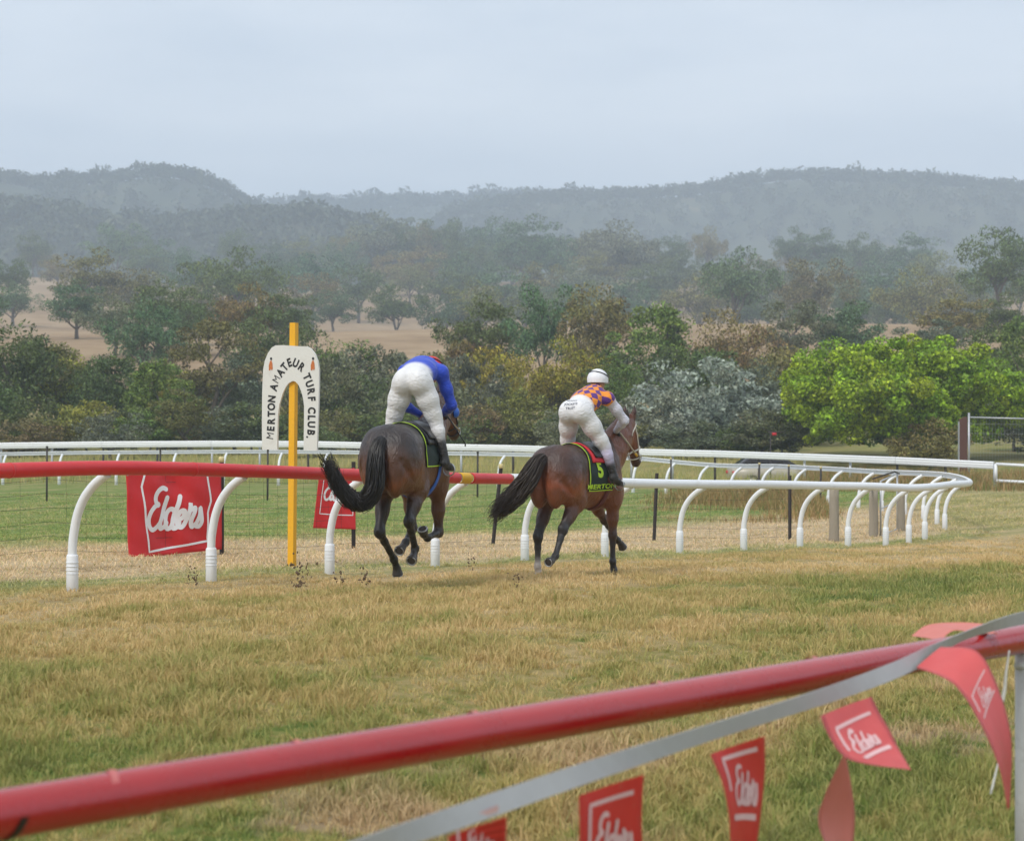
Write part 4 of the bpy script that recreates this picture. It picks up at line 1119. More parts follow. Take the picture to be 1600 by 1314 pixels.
# ------------------------------------------------------------------ bodies grown from blended limbs (implicit surface -> one mesh)
class Body:
    def __init__(s, vox): s.p = []; s.cuts = []; s.gr = []; s.vox = vox
    def cone(s, a, b, r1, r2, col, k=0.05, sq=(1, 1, 1), tag_=0):
        s.p.append(('c', np.array(a, float), np.array(b, float), r1, r2, np.array(col, float), k, np.array(sq, float), None, tag_)); return s
    def ell(s, c, r, col, k=0.05, rot=None, tag_=0):
        s.p.append(('e', np.array(c, float), np.array(r, float), 0, 0, np.array(col, float), k, np.ones(3), rot, tag_)); return s
    def chain(s, pts, rs, col, k=0.04, sq=(1, 1, 1), tag_=0):
        for i in range(len(pts) - 1): s.cone(pts[i], pts[i + 1], rs[i], rs[i + 1], col if not isinstance(col, list) else col[i], k, sq, tag_)
        return s
    def groove(s, a, b, r, k=0.03): s.gr.append((np.array(a, float), np.array(b, float), r, k)); return s
    def cut(s, c, n, rad): s.cuts.append((np.array(c, float), np.array(n, float) / np.linalg.norm(n), rad))
    def dist(s, pr, X):
        t, a, b, r1, r2, col, k, sq, rot, _ = pr
        if t == 'c':
            inv = 1.0 / sq
            pa = (X - a) * inv; ba = (b - a) * inv
            h = np.clip((pa @ ba) / max(ba @ ba, 1e-9), 0, 1)
            d = np.linalg.norm(pa - h[..., None] * ba, axis=-1) - (r1 + (r2 - r1) * h)
            return d * sq.min()
        q = X - a
        if rot is not None: q = q @ rot          # into the ellipsoid's own axes
        k0 = np.linalg.norm(q / b, axis=-1); k1 = np.linalg.norm(q / (b * b), axis=-1)
        return k0 * (k0 - 1.0) / np.maximum(k1, 1e-6)
    def bounds(s, pr):
        t, a, b, r1, r2, col, k, sq, rot, _ = pr
        m = k + 0.05
        if t == 'c':
            r = max(r1, r2) * sq.max() + m
            return np.minimum(a, b) - r, np.maximum(a, b) + r
        r = (b.max() if rot is not None else b) + m
        return a - r, a + r
    def mesh(s, name, tau=0.03, pattern=None, recolour=None):
        bb = [s.bounds(p) for p in s.p]
        lo = np.min([b[0] for b in bb], 0); hi = np.max([b[1] for b in bb], 0); v = s.vox
        n = np.ceil((hi - lo) / v).astype(int) + 2
        F = np.full(n, 1.0, np.float32)
        ax = [lo[i] + np.arange(n[i]) * v for i in range(3)]
        for p, (l, h) in zip(s.p, bb):
            i0 = np.maximum(((l - lo) / v).astype(int), 0); i1 = np.minimum(((h - lo) / v).astype(int) + 2, n)
            X = np.stack(np.meshgrid(*[ax[i][i0[i]:i1[i]] for i in range(3)], indexing='ij'), -1)
            d = s.dist(p, X); sl = tuple(slice(i0[i], i1[i]) for i in range(3))
            f = F[sl]; k = p[6]
            hh = np.clip(0.5 + 0.5 * (f - d) / k, 0, 1)
            F[sl] = f * (1 - hh) + d * hh - k * hh * (1 - hh)
        for a, b, r, k in s.gr:
            l, h = np.minimum(a, b) - r - k - 0.04, np.maximum(a, b) + r + k + 0.04
            i0 = np.maximum(((l - lo) / v).astype(int), 0); i1 = np.minimum(((h - lo) / v).astype(int) + 2, n)
            X = np.stack(np.meshgrid(*[ax[i][i0[i]:i1[i]] for i in range(3)], indexing='ij'), -1)
            ba = b - a; t = np.clip(((X - a) @ ba) / (ba @ ba), 0, 1); d = np.linalg.norm(X - a - t[..., None] * ba, axis=-1) - r
            sl = tuple(slice(i0[i], i1[i]) for i in range(3)); f = F[sl]
            hh = np.clip(0.5 + 0.5 * (f + d) / k, 0, 1)
            F[sl] = -d * (1 - hh) + f * hh + k * hh * (1 - hh)
        for c, nn_, rad in s.cuts:
            i0 = np.maximum(((c - rad - lo) / v).astype(int), 0); i1 = np.minimum(((c + rad - lo) / v).astype(int) + 2, n)
            X = np.stack(np.meshgrid(*[ax[i][i0[i]:i1[i]] for i in range(3)], indexing='ij'), -1) - c
            sl = tuple(slice(i0[i], i1[i]) for i in range(3))
            pl = X @ nn_; ins = np.linalg.norm(X, axis=-1) < rad
            F[sl] = np.where(ins, np.maximum(F[sl], pl), F[sl])
        # surface nets
        G = F < 0
        cs = np.zeros(n - 1, np.int8)
        for dx in (0, 1):
            for dy in (0, 1):
                for dz in (0, 1):
                    cs += G[dx:n[0] - 1 + dx, dy:n[1] - 1 + dy, dz:n[2] - 1 + dz]
        act = (cs > 0) & (cs < 8); I = np.argwhere(act); idx = np.full(n - 1, -1, np.int64); idx[act] = np.arange(len(I))
        acc = np.zeros((len(I), 3)); cnt = np.zeros(len(I))
        cor = [(a, b, c) for a in (0, 1) for b in (0, 1) for c in (0, 1)]
        for a in cor:
            for d in range(3):
                if a[d]: continue
                b = list(a); b[d] = 1
                fa = F[I[:, 0] + a[0], I[:, 1] + a[1], I[:, 2] + a[2]]; fb = F[I[:, 0] + b[0], I[:, 1] + b[1], I[:, 2] + b[2]]
                m = (fa < 0) != (fb < 0); t = np.where(m, fa / np.where(m, fa - fb, 1), 0)
                pt = np.array(a, float)[None] + np.zeros((len(I), 3)); pt[:, d] = t
                acc[m] += pt[m]; cnt[m] += 1
        V = lo + (I + acc / cnt[:, None]) * v
        Q = []
        for d in range(3):
            e = [0, 0, 0]; e[d] = 1
            A = G[:n[0] - e[0], :n[1] - e[1], :n[2] - e[2]]; B = G[e[0]:, e[1]:, e[2]:]
            o1, o2 = [(1, 2), (2, 0), (0, 1)][d]
            for flip in (False, True):
                K = np.argwhere((A & ~B) if not flip else (~A & B))
                K = K[(K[:, o1] > 0) & (K[:, o2] > 0) & (K[:, o1] < n[o1] - 1) & (K[:, o2] < n[o2] - 1)]
                if not len(K): continue
                def cell(a, b):
                    q = K.copy(); q[:, o1] -= a; q[:, o2] -= b
                    return idx[q[:, 0], q[:, 1], q[:, 2]]
                quad = np.stack([cell(1, 1), cell(0, 1), cell(0, 0), cell(1, 0)], -1)
                Q.append(quad[:, ::-1] if flip else quad)
        Q = np.concatenate(Q); Q = Q[(Q >= 0).all(1)]
        # relax a little
        E = np.concatenate([Q[:, [0, 1]], Q[:, [1, 2]], Q[:, [2, 3]], Q[:, [3, 0]]])
        for _ in range(2):
            sm = np.zeros_like(V); c = np.zeros(len(V))
            np.add.at(sm, E[:, 0], V[E[:, 1]]); np.add.at(c, E[:, 0], 1); np.add.at(sm, E[:, 1], V[E[:, 0]]); np.add.at(c, E[:, 1], 1)
            V = V * 0.5 + 0.5 * sm / np.maximum(c, 1)[:, None]
        me = np_mesh(name, V, Q)
        Dm = np.stack([s.dist(p, V) for p in s.p], -1)
        w = np.exp(-(Dm - Dm.min(1, keepdims=True)) / tau); w /= w.sum(1, keepdims=True)
        col = w @ np.stack([p[5] for p in s.p])
        if recolour is not None: col = recolour(V, col)
        ca = me.attributes.new('tint', 'FLOAT_COLOR', 'POINT')
        ca.data.foreach_set('color', np.concatenate([col, np.ones((len(V), 1))], 1).astype(np.float32).ravel())
        if pattern is not None:
            tg = np.array([p[9] for p in s.p], float)
            mk = me.attributes.new('mask', 'FLOAT', 'POINT'); mk.data.foreach_set('value', (w @ tg).astype(np.float32))
            pa = me.attributes.new('pat', 'FLOAT_VECTOR', 'POINT'); pa.data.foreach_set('vector', pattern(V).astype(np.float32).ravel())
        me.polygons.foreach_set('use_smooth', np.ones(len(me.polygons), bool))
        bvh = BVHTree.FromPolygons([tuple(x) for x in V], [tuple(int(i) for i in q) for q in Q])
        return me, bvh

def coat_mat(name):
    m, nt, b = new_mat(name)
    at = N(nt, 'ShaderNodeAttribute', attribute_name='tint'); p = N(nt, 'ShaderNodeTexCoord').outputs['Object']
    n1 = noise(nt, 3.5, p, 5, 0.6); n2 = noise(nt, 60, mapping(nt, p, (0.5, 2, 2)), 3, 0.6); n3 = noise(nt, 9, p, 4, 0.6)
    hs = N(nt, 'ShaderNodeHueSaturation'); nt.links.new(at.outputs['Color'], hs.inputs['Color'])
    nt.links.new(mathn(nt, 'MULTIPLY_ADD', n1, 1.5, 0.3), hs.inputs['Value'])
    # mud flecks
    sp = ramp(nt, noise(nt, 22, p, 4, 0.7), [(0.66, (0, 0, 0)), (0.72, (1, 1, 1))])
    c = mixc(nt, mathn(nt, 'MULTIPLY', sp, 0.35), hs.outputs[0], (0.16, 0.105, 0.06))
    nt.links.new(c, b.inputs['Base Color'])
    nt.links.new(mathn(nt, 'MULTIPLY_ADD', n3, 0.34, 0.22), b.inputs['Roughness'])
    b.inputs['Specular IOR Level'].default_value = 0.5
    n4 = noise(nt, 5.0, mapping(nt, p, (1.0, 1.4, 0.7)), 3, 0.5, 1.5)
    h = mathn(nt, 'ADD', mathn(nt, 'ADD', mathn(nt, 'MULTIPLY', n3, 0.5), mathn(nt, 'MULTIPLY', n4, 1.1)), mathn(nt, 'MULTIPLY', n2, 0.14))
    bump(nt, b, h, 0.55, 0.055)
    return m
m_coat = coat_mat('horse_coat')
m_hair = worn('black_horsehair', (0.012, 0.010, 0.009), 0.42, (0.05, 0.035, 0.025), 0.4, 10.0)
m_hairb = worn('dark_brown_horsehair', (0.030, 0.018, 0.012), 0.45, (0.07, 0.05, 0.035), 0.4, 10.0)

BLK = (0.013, 0.011, 0.010)
def horse_body(J, c_top, c_side, c_leg, socks=(), vox=0.0125):
    """J: joint positions in metres; x forward, y left, z up"""
    B = Body(vox); c_low = c_side; mid = tuple((a + b) / 2 for a, b in zip(c_top, c_side))
    B.ell((-0.06, 0, 1.195), (0.66, 0.275, 0.325), c_side, 0.08)
    B.ell((0.36, 0, 1.17), (0.42, 0.245, 0.365), c_side, 0.10)
    B.ell((-0.52, 0, 1.28), (0.33, 0.265, 0.29), mid, 0.10)
    B.cone((-0.60, 0, 1.42), (-0.20, 0, 1.44), 0.13, 0.12, c_top, 0.12, (1, 1.35, 1))
    B.cone((-0.20, 0, 1.44), (0.18, 0, 1.40), 0.11, 0.10, c_top, 0.12, (1, 1.3, 1))
    B.cone((0.16, 0, 1.43), (0.52, 0, 1.45), 0.085, 0.10, c_top, 0.12)
    B.ell((0.66, 0, 1.08), (0.16, 0.20, 0.24), c_side, 0.10)
    for y in (1, -1):
        B.ell((-0.56, 0.145 * y, 1.22), (0.27, 0.155, 0.32), c_side, 0.06)
        B.ell((-0.73, 0.105 * y, 1.13), (0.14, 0.110, 0.27), c_side, 0.05)
        B.ell((-0.36, 0.15 * y, 1.36), (0.18, 0.10, 0.12), mid, 0.08)                 # point of hip
        B.ell((0.46, 0.165 * y, 1.22), (0.19, 0.085, 0.27), c_side, 0.05, rot_y(-25))  # shoulder blade
        B.ell((0.56, 0.17 * y, 0.98), (0.15, 0.085, 0.15), c_side, 0.05)
    for y in (1, -1):      # lines between the muscles
        B.groove((-0.82, 0.220 * y, 1.22), (-0.64, 0.300 * y, 0.98), 0.018, 0.05)
        B.groove((-0.36, 0.350 * y, 1.36), (-0.42, 0.360 * y, 1.05), 0.030, 0.07)
        B.groove((-0.20, 0.350 * y, 1.28), (-0.24, 0.340 * y, 1.00), 0.050, 0.08)
        B.groove((0.30, 0.300 * y, 1.34), (0.36, 0.300 * y, 1.02), 0.020, 0.035)
        B.groove((0.62, 0.215 * y, 1.36), (0.74, 0.225 * y, 1.06), 0.020, 0.035)
    B.groove((-0.93, 0, 1.20), (-0.84, 0, 0.86), 0.030, 0.05)
    # neck and head
    nk = J['neck']
    B.chain(nk, J['neck_r'], [c_side] * (len(nk) - 1), 0.10, (1, 0.62, 1))
    B.chain(J['crest'], [0.07, 0.06, 0.05], c_top, 0.07)
    poll, muz = np.array(J['poll']), np.array(J['muzzle'])
    d = (muz - poll); L = np.linalg.norm(d); d = d / L
    side = np.cross(d, [0, 0, 1.0]); side /= np.linalg.norm(side); dn = np.cross(side, d); dn = dn if dn[2] < 0 or dn[0] < 0 else -dn
    B.cone(poll, poll + d * 0.30, 0.105, 0.095, c_side, 0.05, (1, 0.72, 1))
    B.cone(poll + d * 0.22, poll + d * 0.50, 0.088, 0.062, c_side, 0.05, (1, 0.75, 1))
    B.cone(poll + d * 0.48, muz, 0.062, 0.058, BLK, 0.04, (1, 0.85, 1))
    jaw = -dn if dn @ np.array([1, 0, 0]) > 0 else dn
    B.ell(poll + d * 0.17 + jaw * 0.09, (0.11, 0.062, 0.11), c_side, 0.05)
    B.cone(muz + jaw * 0.025, muz + jaw * 0.03 - d * 0.08, 0.035, 0.03, BLK, 0.03)
    for y in (1, -1):
        up = -jaw
        e0 = poll + np.array([0, 0.055 * y, 0]) - d * 0.04 + up * 0.05
        ed = J.get('ear', np.array([0.25, 0, 0.95])); ed = np.array(ed) / np.linalg.norm(ed)
        B.cone(e0, e0 + ed * 0.075 + np.array([0, 0.012 * y, 0]), 0.034, 0.030, tuple(np.array(c_side) * 0.35), 0.02)
        B.cone(e0 + ed * 0.075 + np.array([0, 0.012 * y, 0]), e0 + ed * 0.15 + np.array([0, 0.01 * y, 0]), 0.028, 0.010, BLK, 0.02)
        B.ell(poll + d * 0.17 + np.array([0, 0.07 * y, 0]) - jaw * 0.02, (0.03, 0.022, 0.026), c_side, 0.02)   # brow
        B.ell(poll + d * 0.53 + np.array([0, 0.045 * y, 0]) - jaw * 0.005, (0.03, 0.018, 0.02), BLK, 0.02)   # nostril
    # legs
    for nm in ('LH', 'RH', 'LF', 'RF'):
        y = 1 if nm[0] == 'L' else -1
        top, mid_j, low, foot, hoof_dir = [np.array(q, float) for q in J[nm]]
        sock = nm in socks
        if nm[1] == 'H':
            stifle, hock, fet = top, mid_j, low
            B.cone((-0.48, 0.15 * y, 1.16), stifle, 0.20, 0.125, c_side, 0.09, (1, 0.72, 1))
            B.cone(stifle, stifle + (hock - stifle) * 0.55, 0.125, 0.075, tuple(np.array(c_side) * 0.6 + np.array(c_leg) * 0.4), 0.06, (1, 0.78, 1))
            B.cone(stifle + (hock - stifle) * 0.5, hock, 0.075, 0.052, c_leg, 0.05, (1, 0.85, 1))
            bk = hock + np.array([-0.045, 0, 0.03])
            B.cone(bk, stifle + (hock - stifle) * 0.55 + np.array([-0.06, 0, 0.02]), 0.026, 0.02, c_leg, 0.04)   # tendon above the hock
            B.ell(hock, (0.058, 0.046, 0.062), c_leg, 0.04)
            B.chain([hock, hock + (fet - hock) * 0.35, fet], [0.047, 0.036, 0.034], c_leg, 0.03)
        else:
            elbow, knee, fet = top, mid_j, low
            B.cone((0.52, 0.16 * y, 1.05), elbow, 0.14, 0.10, c_side, 0.07, (1, 0.75, 1))
            B.chain([elbow, elbow + (knee - elbow) * 0.5, knee], [0.098, 0.072, 0.048], [c_side, tuple(np.array(c_side) * 0.45 + np.array(c_leg) * 0.55)], 0.05, (1, 0.85, 1))
            B.ell(knee, (0.052, 0.046, 0.058), c_leg, 0.035)
            B.chain([knee, knee + (fet - knee) * 0.3, fet], [0.044, 0.034, 0.033], c_leg, 0.03)
        lc = (0.62, 0.55, 0.49) if sock else c_leg
        B.ell(fet, (0.042, 0.040, 0.042), lc, 0.025)
        B.cone(fet, foot, 0.034, 0.038, lc, 0.025)
        hd = hoof_dir / np.linalg.norm(hoof_dir)
        hc = (0.30, 0.24, 0.18) if sock else (0.055, 0.045, 0.038)
        B.cone(foot, foot + hd * 0.075, 0.042, 0.060, hc, 0.015)
        B.cut(foot + hd * 0.075, hd, 0.12)
    return B

def rot_y(deg):
    a = math.radians(deg); return np.array([[math.cos(a), 0, -math.sin(a)], [0, 1, 0], [math.sin(a), 0, math.cos(a)]])

def strands(path, widths, n, seed, mat, name, parent, r=0.0045, flare=1.0, jitter=0.02, flat=(1, 1, 1)):
    """hair: strands following a path, each with its own start, end and drift"""
    rs = random.Random(seed); pts = catmull(path, 6); m = MB(); N_ = len(pts)
    wl_ = [widths[0] + (widths[-1] - widths[0]) * i / (N_ - 1) for i in range(N_)] if len(widths) == 2 else \
          [float(np.interp(i / (N_ - 1), np.linspace(0, 1, len(widths)), widths)) for i in range(N_)]
    for k in range(n):
        a = rs.uniform(0, 6.28); q = math.sqrt(rs.random()); ph = rs.uniform(0, 6.28); fr = rs.uniform(0.5, 1.6)
        s0 = rs.choice((0, 0, 0, 1, 2, 4)) ; s1 = N_ - rs.randint(0, max(1, N_ // 5))
        line = []
        for i in range(s0, s1, 2 if N_ > 20 else 1):
            t = pts[min(i + 1, N_ - 1)] - pts[max(i - 1, 0)]; t.normalize()
            u = t.cross(Vector((0, 1, 0.3))).normalized(); v = t.cross(u)
            w = wl_[i] * q
            p = pts[i] + (u * math.cos(a) * flat[0] + v * math.sin(a) * flat[1]) * w + Vector((math.sin(i * .4 * fr + ph), math.cos(i * .33 * fr + ph), math.sin(i * .37 * fr - ph))) * jitter * i / N_ * flare
            line.append(p)
        if len(line) < 3: continue
        rr = r * rs.uniform(0.7, 1.5)
        m.tube(line, [rr * (1 - 0.75 * (j / (len(line) - 1)) ** 2) for j in range(len(line))], 3, False)
    return m.build(name, mat, parent)

def on_body(bvh, x, th, lift, c=(0.0, 1.18)):
    """surface point at station x, angle th from the spine (negative = right side)"""
    o = Vector((x, c[0], c[1])); d = Vector((0, math.sin(th), math.cos(th)))
    h = bvh.ray_cast(o, d, 0.9)
    p = h[0] if h[0] is not None else o + d * 0.3
    n = h[1] if h[1] is not None else d
    if n.dot(d) < 0: n = -n
    return p + (n * 0.5 + d * 0.5).normalized() * lift

def strap_round(bvh, x, th0, th1, w, lift, mat, name, parent, n=28, slope=0.0):
    m = MB(); vs = []
    for k in range(n + 1):
        th = th0 + (th1 - th0) * k / n; xx = x + slope * abs(th)
        for dx, l in ((-w / 2, lift), (w / 2, lift), (w / 2, lift - 0.006), (-w / 2, lift - 0.006)):
            vs.append(on_body(bvh, xx + dx, th, l))
    fs = []
    for k in range(n):
        for q in range(4):
            a, b_ = k * 4 + q, k * 4 + (q + 1) % 4; fs.append((a, b_, b_ + 4, a + 4))
    m.add(vs, fs); return m.build(name, mat, parent)

def cloth_on(bvh, x0, x1, th0, th1, lift, mat, name, parent, nx=14, nt_=44, slope=0.0, thick=0.006):
    m = MB(); vs = []
    for l in (lift, lift - thick):
        for j in range(nt_ + 1):
            th = th0 + (th1 - th0) * j / nt_
            for i in range(nx + 1):
                f = i / nx
                vs.append(on_body(bvh, x0 + (x1 - x0) * f + slope * abs(th), th, l + 0.004 * math.sin(j * .9 + i * .5)))
    K = (nx + 1) * (nt_ + 1); fs = []
    for j in range(nt_):
        for i in range(nx):
            a = j * (nx + 1) + i
            fs.append((a, a + nx + 1, a + nx + 2, a + 1)); fs.append((K + a, K + a + 1, K + a + nx + 2, K + a + nx + 1))
    for i in range(nx):
        for a in (i, nt_ * (nx + 1) + i): fs.append((a, a + 1, K + a + 1, K + a))
    for j in range(nt_):
        for a in (j * (nx + 1), j * (nx + 1) + nx): fs.append((a, K + a, K + a + nx + 1, a + nx + 1))
    m.add(vs, fs); return m.build(name, mat, parent)

def dense_glyphs(text, bold=0.02, cuts=2):
    v, f = glyph(text, bold)
    bm = bmesh.new(); vv = [bm.verts.new(p) for p in v]
    for q in f:
        try: bm.faces.new([vv[i] for i in q])
        except ValueError: pass
    bmesh.ops.remove_doubles(bm, verts=bm.verts, dist=1e-5)
    bmesh.ops.triangulate(bm, faces=bm.faces)
    for _ in range(cuts):
        L = [e for e in bm.edges if e.calc_length() > 0.12]
        if not L: break
        bmesh.ops.subdivide_edges(bm, edges=L, cuts=1); bmesh.ops.triangulate(bm, faces=bm.faces)
    bm.verts.index_update()
    v = [tuple(x.co) for x in bm.verts]; f = [tuple(q.index for q in p.verts) for p in bm.faces]; bm.free()
    return v, f

m_strapw = worn('white_strap', (0.62, 0.58, 0.50), 0.5, (0.3, 0.25, 0.2), 0.3, 20)
m_reinb = worn('tan_rein', (0.44, 0.38, 0.27), 0.6, (0.2, 0.15, 0.1), 0.3, 20)
m_leather = worn('black_leather', (0.012, 0.012, 0.013), 0.35, (0.08, 0.06, 0.05), 0.3, 15)
m_lime = worn('lime_print', (0.42, 0.62, 0.02), 0.6, (0.25, 0.3, 0.03), 0.2, 15)
m_clothd = worn('dark_saddlecloth', (0.010, 0.022, 0.018), 0.8, (0.03, 0.035, 0.03), 0.3, 15)
m_girth = worn('maroon_girth', (0.11, 0.020, 0.020), 0.6, (0.05, 0.02, 0.02), 0.3, 15)
m_bluestrap = worn('blue_strap', (0.03, 0.13, 0.55), 0.5, (0.2, 0.2, 0.25), 0.3, 15)
m_steel = worn('stirrup_steel', (0.55, 0.55, 0.56), 0.3, (0.2, 0.2, 0.2), 0.3, 20, metal=0.9)
m_redpad = worn('red_pad', (0.55, 0.02, 0.03), 0.7, (0.3, 0.05, 0.05), 0.3, 15)
m_shoe = worn('worn_horseshoe', (0.42, 0.41, 0.40), 0.4, (0.15, 0.1, 0.07), 0.4, 20, metal=0.7)
m_eye = worn('dark_eye', (0.01, 0.006, 0.004), 0.08, (0, 0, 0), 0.0, 5)

def head_frame(J):
    poll, muz = Vector(J['poll']), Vector(J['muzzle']); d = (muz - poll).normalized()
    side = Vector((0, 1, 0)); nose = d.cross(side) if d.cross(side).x > 0 or d.cross(side).z > 0 else side.cross(d)
    return poll, muz, d, nose.normalized()
def loop_on(bvh, c, a1, a2, r, mat, name, parent, w=0.011, n=22, arc=(0, 2 * math.pi), lift=0.004):
    """strap lying round a limb-like section with centre c spanned by a1, a2"""
    pts = []
    for k in range(n + 1):
        t = arc[0] + (arc[1] - arc[0]) * k / n; d = a1 * math.cos(t) + a2 * math.sin(t)
        h = bvh.ray_cast(c + d * 0.35, -d, 0.5)
        pts.append((h[0] if h[0] is not None else c + d * r) + d * lift)
    return MB().tube(pts, w, 6, False).build(name, mat, parent)

def finish_horse(name, J, loc, rz, cols, label, socks, mane_mat, tail_path, tail_w, strap_mat, seed):
    root = empty(name, loc, rz, label, 'horse')
    rsx = np.random.RandomState(seed); wv = rsx.uniform(0, 6.28, 6)
    def dapple(V, col):      # bay coat: black-brown along the topline, red-brown on the flanks and inside the thighs
        w = 0.05 * np.sin(V[:, 0] * 7 + wv[0]) + 0.04 * np.sin(V[:, 0] * 15 + V[:, 2] * 9 + wv[1]) + 0.04 * np.sin(V[:, 1] * 13 + V[:, 2] * 8 + wv[2])
        k = (sstep(1.12, 1.46, V[:, 2] + w) * (V[:, 0] < 0.62) * 0.9)[:, None]
        r = (sstep(0.10, 0.0, np.abs(V[:, 2] - 1.10 + w) ) * sstep(-0.3, -0.7, V[:, 0]))[:, None] * 0.5
        col = col * (1 - k) + np.array(cols[0]) * k
        return col * (1 + r * np.array([1.0, 0.6, 0.3]))
    me, bvh = horse_body(J, *cols, socks=socks).mesh('body', recolour=dapple)
    link('body', me, m_coat, root)
    for nm in ('LH', 'RH', 'LF', 'RF'):
        ft, hd = Vector(J[nm][3]), Vector(J[nm][4]).normalized()
        u = Vector((0, 1, 0)); w_ = hd.cross(u).normalized()
        if w_.x * hd.z > w_.z * hd.x: w_ = -w_
        c = ft + hd * 0.077
        MB().tube([c + (u * math.cos(t) + w_ * math.sin(t)) * 0.047 for t in [math.radians(-60 + 300 * k / 16) for k in range(17)]], 0.009, 6, True, 0.6).build('horseshoe', m_shoe, root)
    # tail
    strands(tail_path, tail_w, 420, seed, mane_mat, 'tail', root, 0.0055, 1.6, 0.035)
    # mane along the crest, falling to the right
    m = MB(); rs = random.Random(seed + 1); cr_ = catmull(J['mane'], 10)
    for k in range(300):
        i = rs.randint(0, len(cr_) - 2); p = cr_[i].lerp(cr_[i + 1], rs.random()); sgn = rs.choice((-1, -1, -1, 1)); L = rs.uniform(0.08, 0.20)
        q = [p + Vector((rs.uniform(-.02, .02), 0, 0.0)), p + Vector((-0.02, sgn * 0.035, 0.02 + rs.uniform(0, .02))), p + Vector((-0.05, sgn * 0.075, -L * 0.4)), p + Vector((-0.08 - rs.uniform(0, .04), sgn * (0.085 + rs.uniform(0, .02)), -L))]
        m.tube(catmull(q, 3), 0.005, 3, False)
    m.build('mane', mane_mat, root)
    poll, muz, d, nose = head_frame(J)
    for s in (1, -1):
        c = poll + d * 0.18 + Vector((0, s * 0.085, 0)) + nose * 0.02
        sp = MB(); 
        for th in range(6):
            pass
        pts = [c + Vector((0, s * (-0.02 + 0.004 * k), 0)) for k in range(6)]
        sp.tube(pts, [0.024, 0.023, 0.021, 0.017, 0.010, 0.002], 10).build('eye', m_eye, root)
    br_ = empty('bridle', (0, 0, 0)); br_.parent = root
    sd_ = Vector((0, 1, 0))
    loop_on(bvh, poll + d * 0.36, nose, sd_, 0.08, strap_mat, 'noseband', br_, 0.012)
    loop_on(bvh, poll + d * 0.06, (nose * 0.9 - d * 0.2).normalized(), sd_, 0.11, strap_mat, 'browband', br_, 0.010)
    loop_on(bvh, poll + d * 0.47, nose, sd_, 0.06, strap_mat, 'drop_noseband', br_, 0.009)
    for s in (1, -1):
        pts = []
        for k in range(8):
            c = poll + d * (0.05 + 0.40 * k / 7); o = c + sd_ * s * 0.4
            h = bvh.ray_cast(o, -sd_ * s, 0.6); pts.append((h[0] if h[0] is not None else c + sd_ * s * 0.08) + sd_ * s * 0.005)
        MB().tube(pts, 0.010, 6, False).build('cheek_strap', strap_mat, br_)
        bit = poll + d * 0.47 + sd_ * s * 0.075
        MB().tube([bit + (d * math.cos(t) + nose * math.sin(t)) * 0.035 for t in [k * math.pi / 6 for k in range(13)]], 0.005, 5, False).build('bit_ring', m_steel, br_)
    return root, bvh, bvh

def rein(root, J, hands, mat):
    poll, muz, d, nose = head_frame(J)
    for s, h in zip((1, -1), hands):
        bit = poll + d * 0.47 + Vector((0, s * 0.08, 0)); h = Vector(h)
        mid = bit.lerp(h, 0.5) + Vector((0, s * 0.04, -0.04))
        MB().tube(catmull([bit, mid, h], 6), 0.009, 5, False, 0.5).build('rein', mat, root)

def saddle(bvh, loc, rz, label, number, word, girth_mat, slope=0.0, xs=(-0.22, 0.34), lo=118):
    root = empty('racing_saddle', loc, rz, label, 'saddle')
    th = math.radians(lo)
    cl = cloth_on(bvh, xs[0], xs[1], -th, th, 0.012, m_clothd, 'saddlecloth', root, slope=slope)
    # lime edge trim
    for x in (xs[0] + 0.012,):
        strap_round(bvh, x, -th, th, 0.016, 0.017, m_lime, 'edge_trim', cl, 40, slope)
    def S2(u, v, l=0.0165):     # u along the horse, v angle down the right side
        return on_body(bvh, xs[0] + (xs[1] - xs[0]) * u + slope * v, -v, l)
    m = MB(); vs = []; n_ = 16
    for k in range(n_ + 1):
        for v in (th - 0.045, th - 0.005): vs.append(S2(0.02 + 0.97 * k / n_, v))
    m.add(vs, [(2 * k, 2 * k + 1, 2 * k + 3, 2 * k + 2) for k in range(n_)]).build('edge_trim', m_lime, cl)
    if number:
        v, f = dense_glyphs(number, 0.05, 3)
        # text reads from behind the horse's right: its left edge is towards the tail
        MB().add([S2(0.42 + x * 0.58 * 0.86, math.radians(68) - y * 1.0 * 0.86, 0.018) for x, y, _ in v], f).build('number', m_lime, cl, False)
    if word:
        v, f = dense_glyphs(word, 0.03, 2)
        MB().add([S2(0.50 + x * 0.30, math.radians(lo - 11) - y * 0.27, 0.018) for x, y, _ in v], f).build('club_name', m_lime, cl, False)
    cloth_on(bvh, xs[0] + 0.10, xs[1] - 0.04, -0.9, 0.9, 0.034, m_redpad if number else m_leather, 'pad', root, 8, 20, thick=0.02)
    cloth_on(bvh, xs[0] + 0.17, xs[1] - 0.01, -0.75, 0.75, 0.055, m_leather, 'seat', root, 8, 20, thick=0.022)
    strap_round(bvh, 0.24, math.radians(85), math.radians(275), 0.085, 0.014, girth_mat, 'girth', root, 36)
    return root
def stirrup(root, top, foot):
    top, foot = Vector(top), Vector(foot)
    st = MB().tube([top, top.lerp(foot, 0.5), foot + Vector((0, 0, 0.09))], 0.011, 5).build('stirrup_leather', m_leather, root)
    c = foot + Vector((0, 0, 0.03))
    MB().tube([c + Vector((0.0, math.sin(t) * 0.062, math.cos(t) * 0.065)) for t in [k * math.pi / 8 for k in range(17)]], 0.007, 6, False).build('stirrup_iron', m_steel, st)

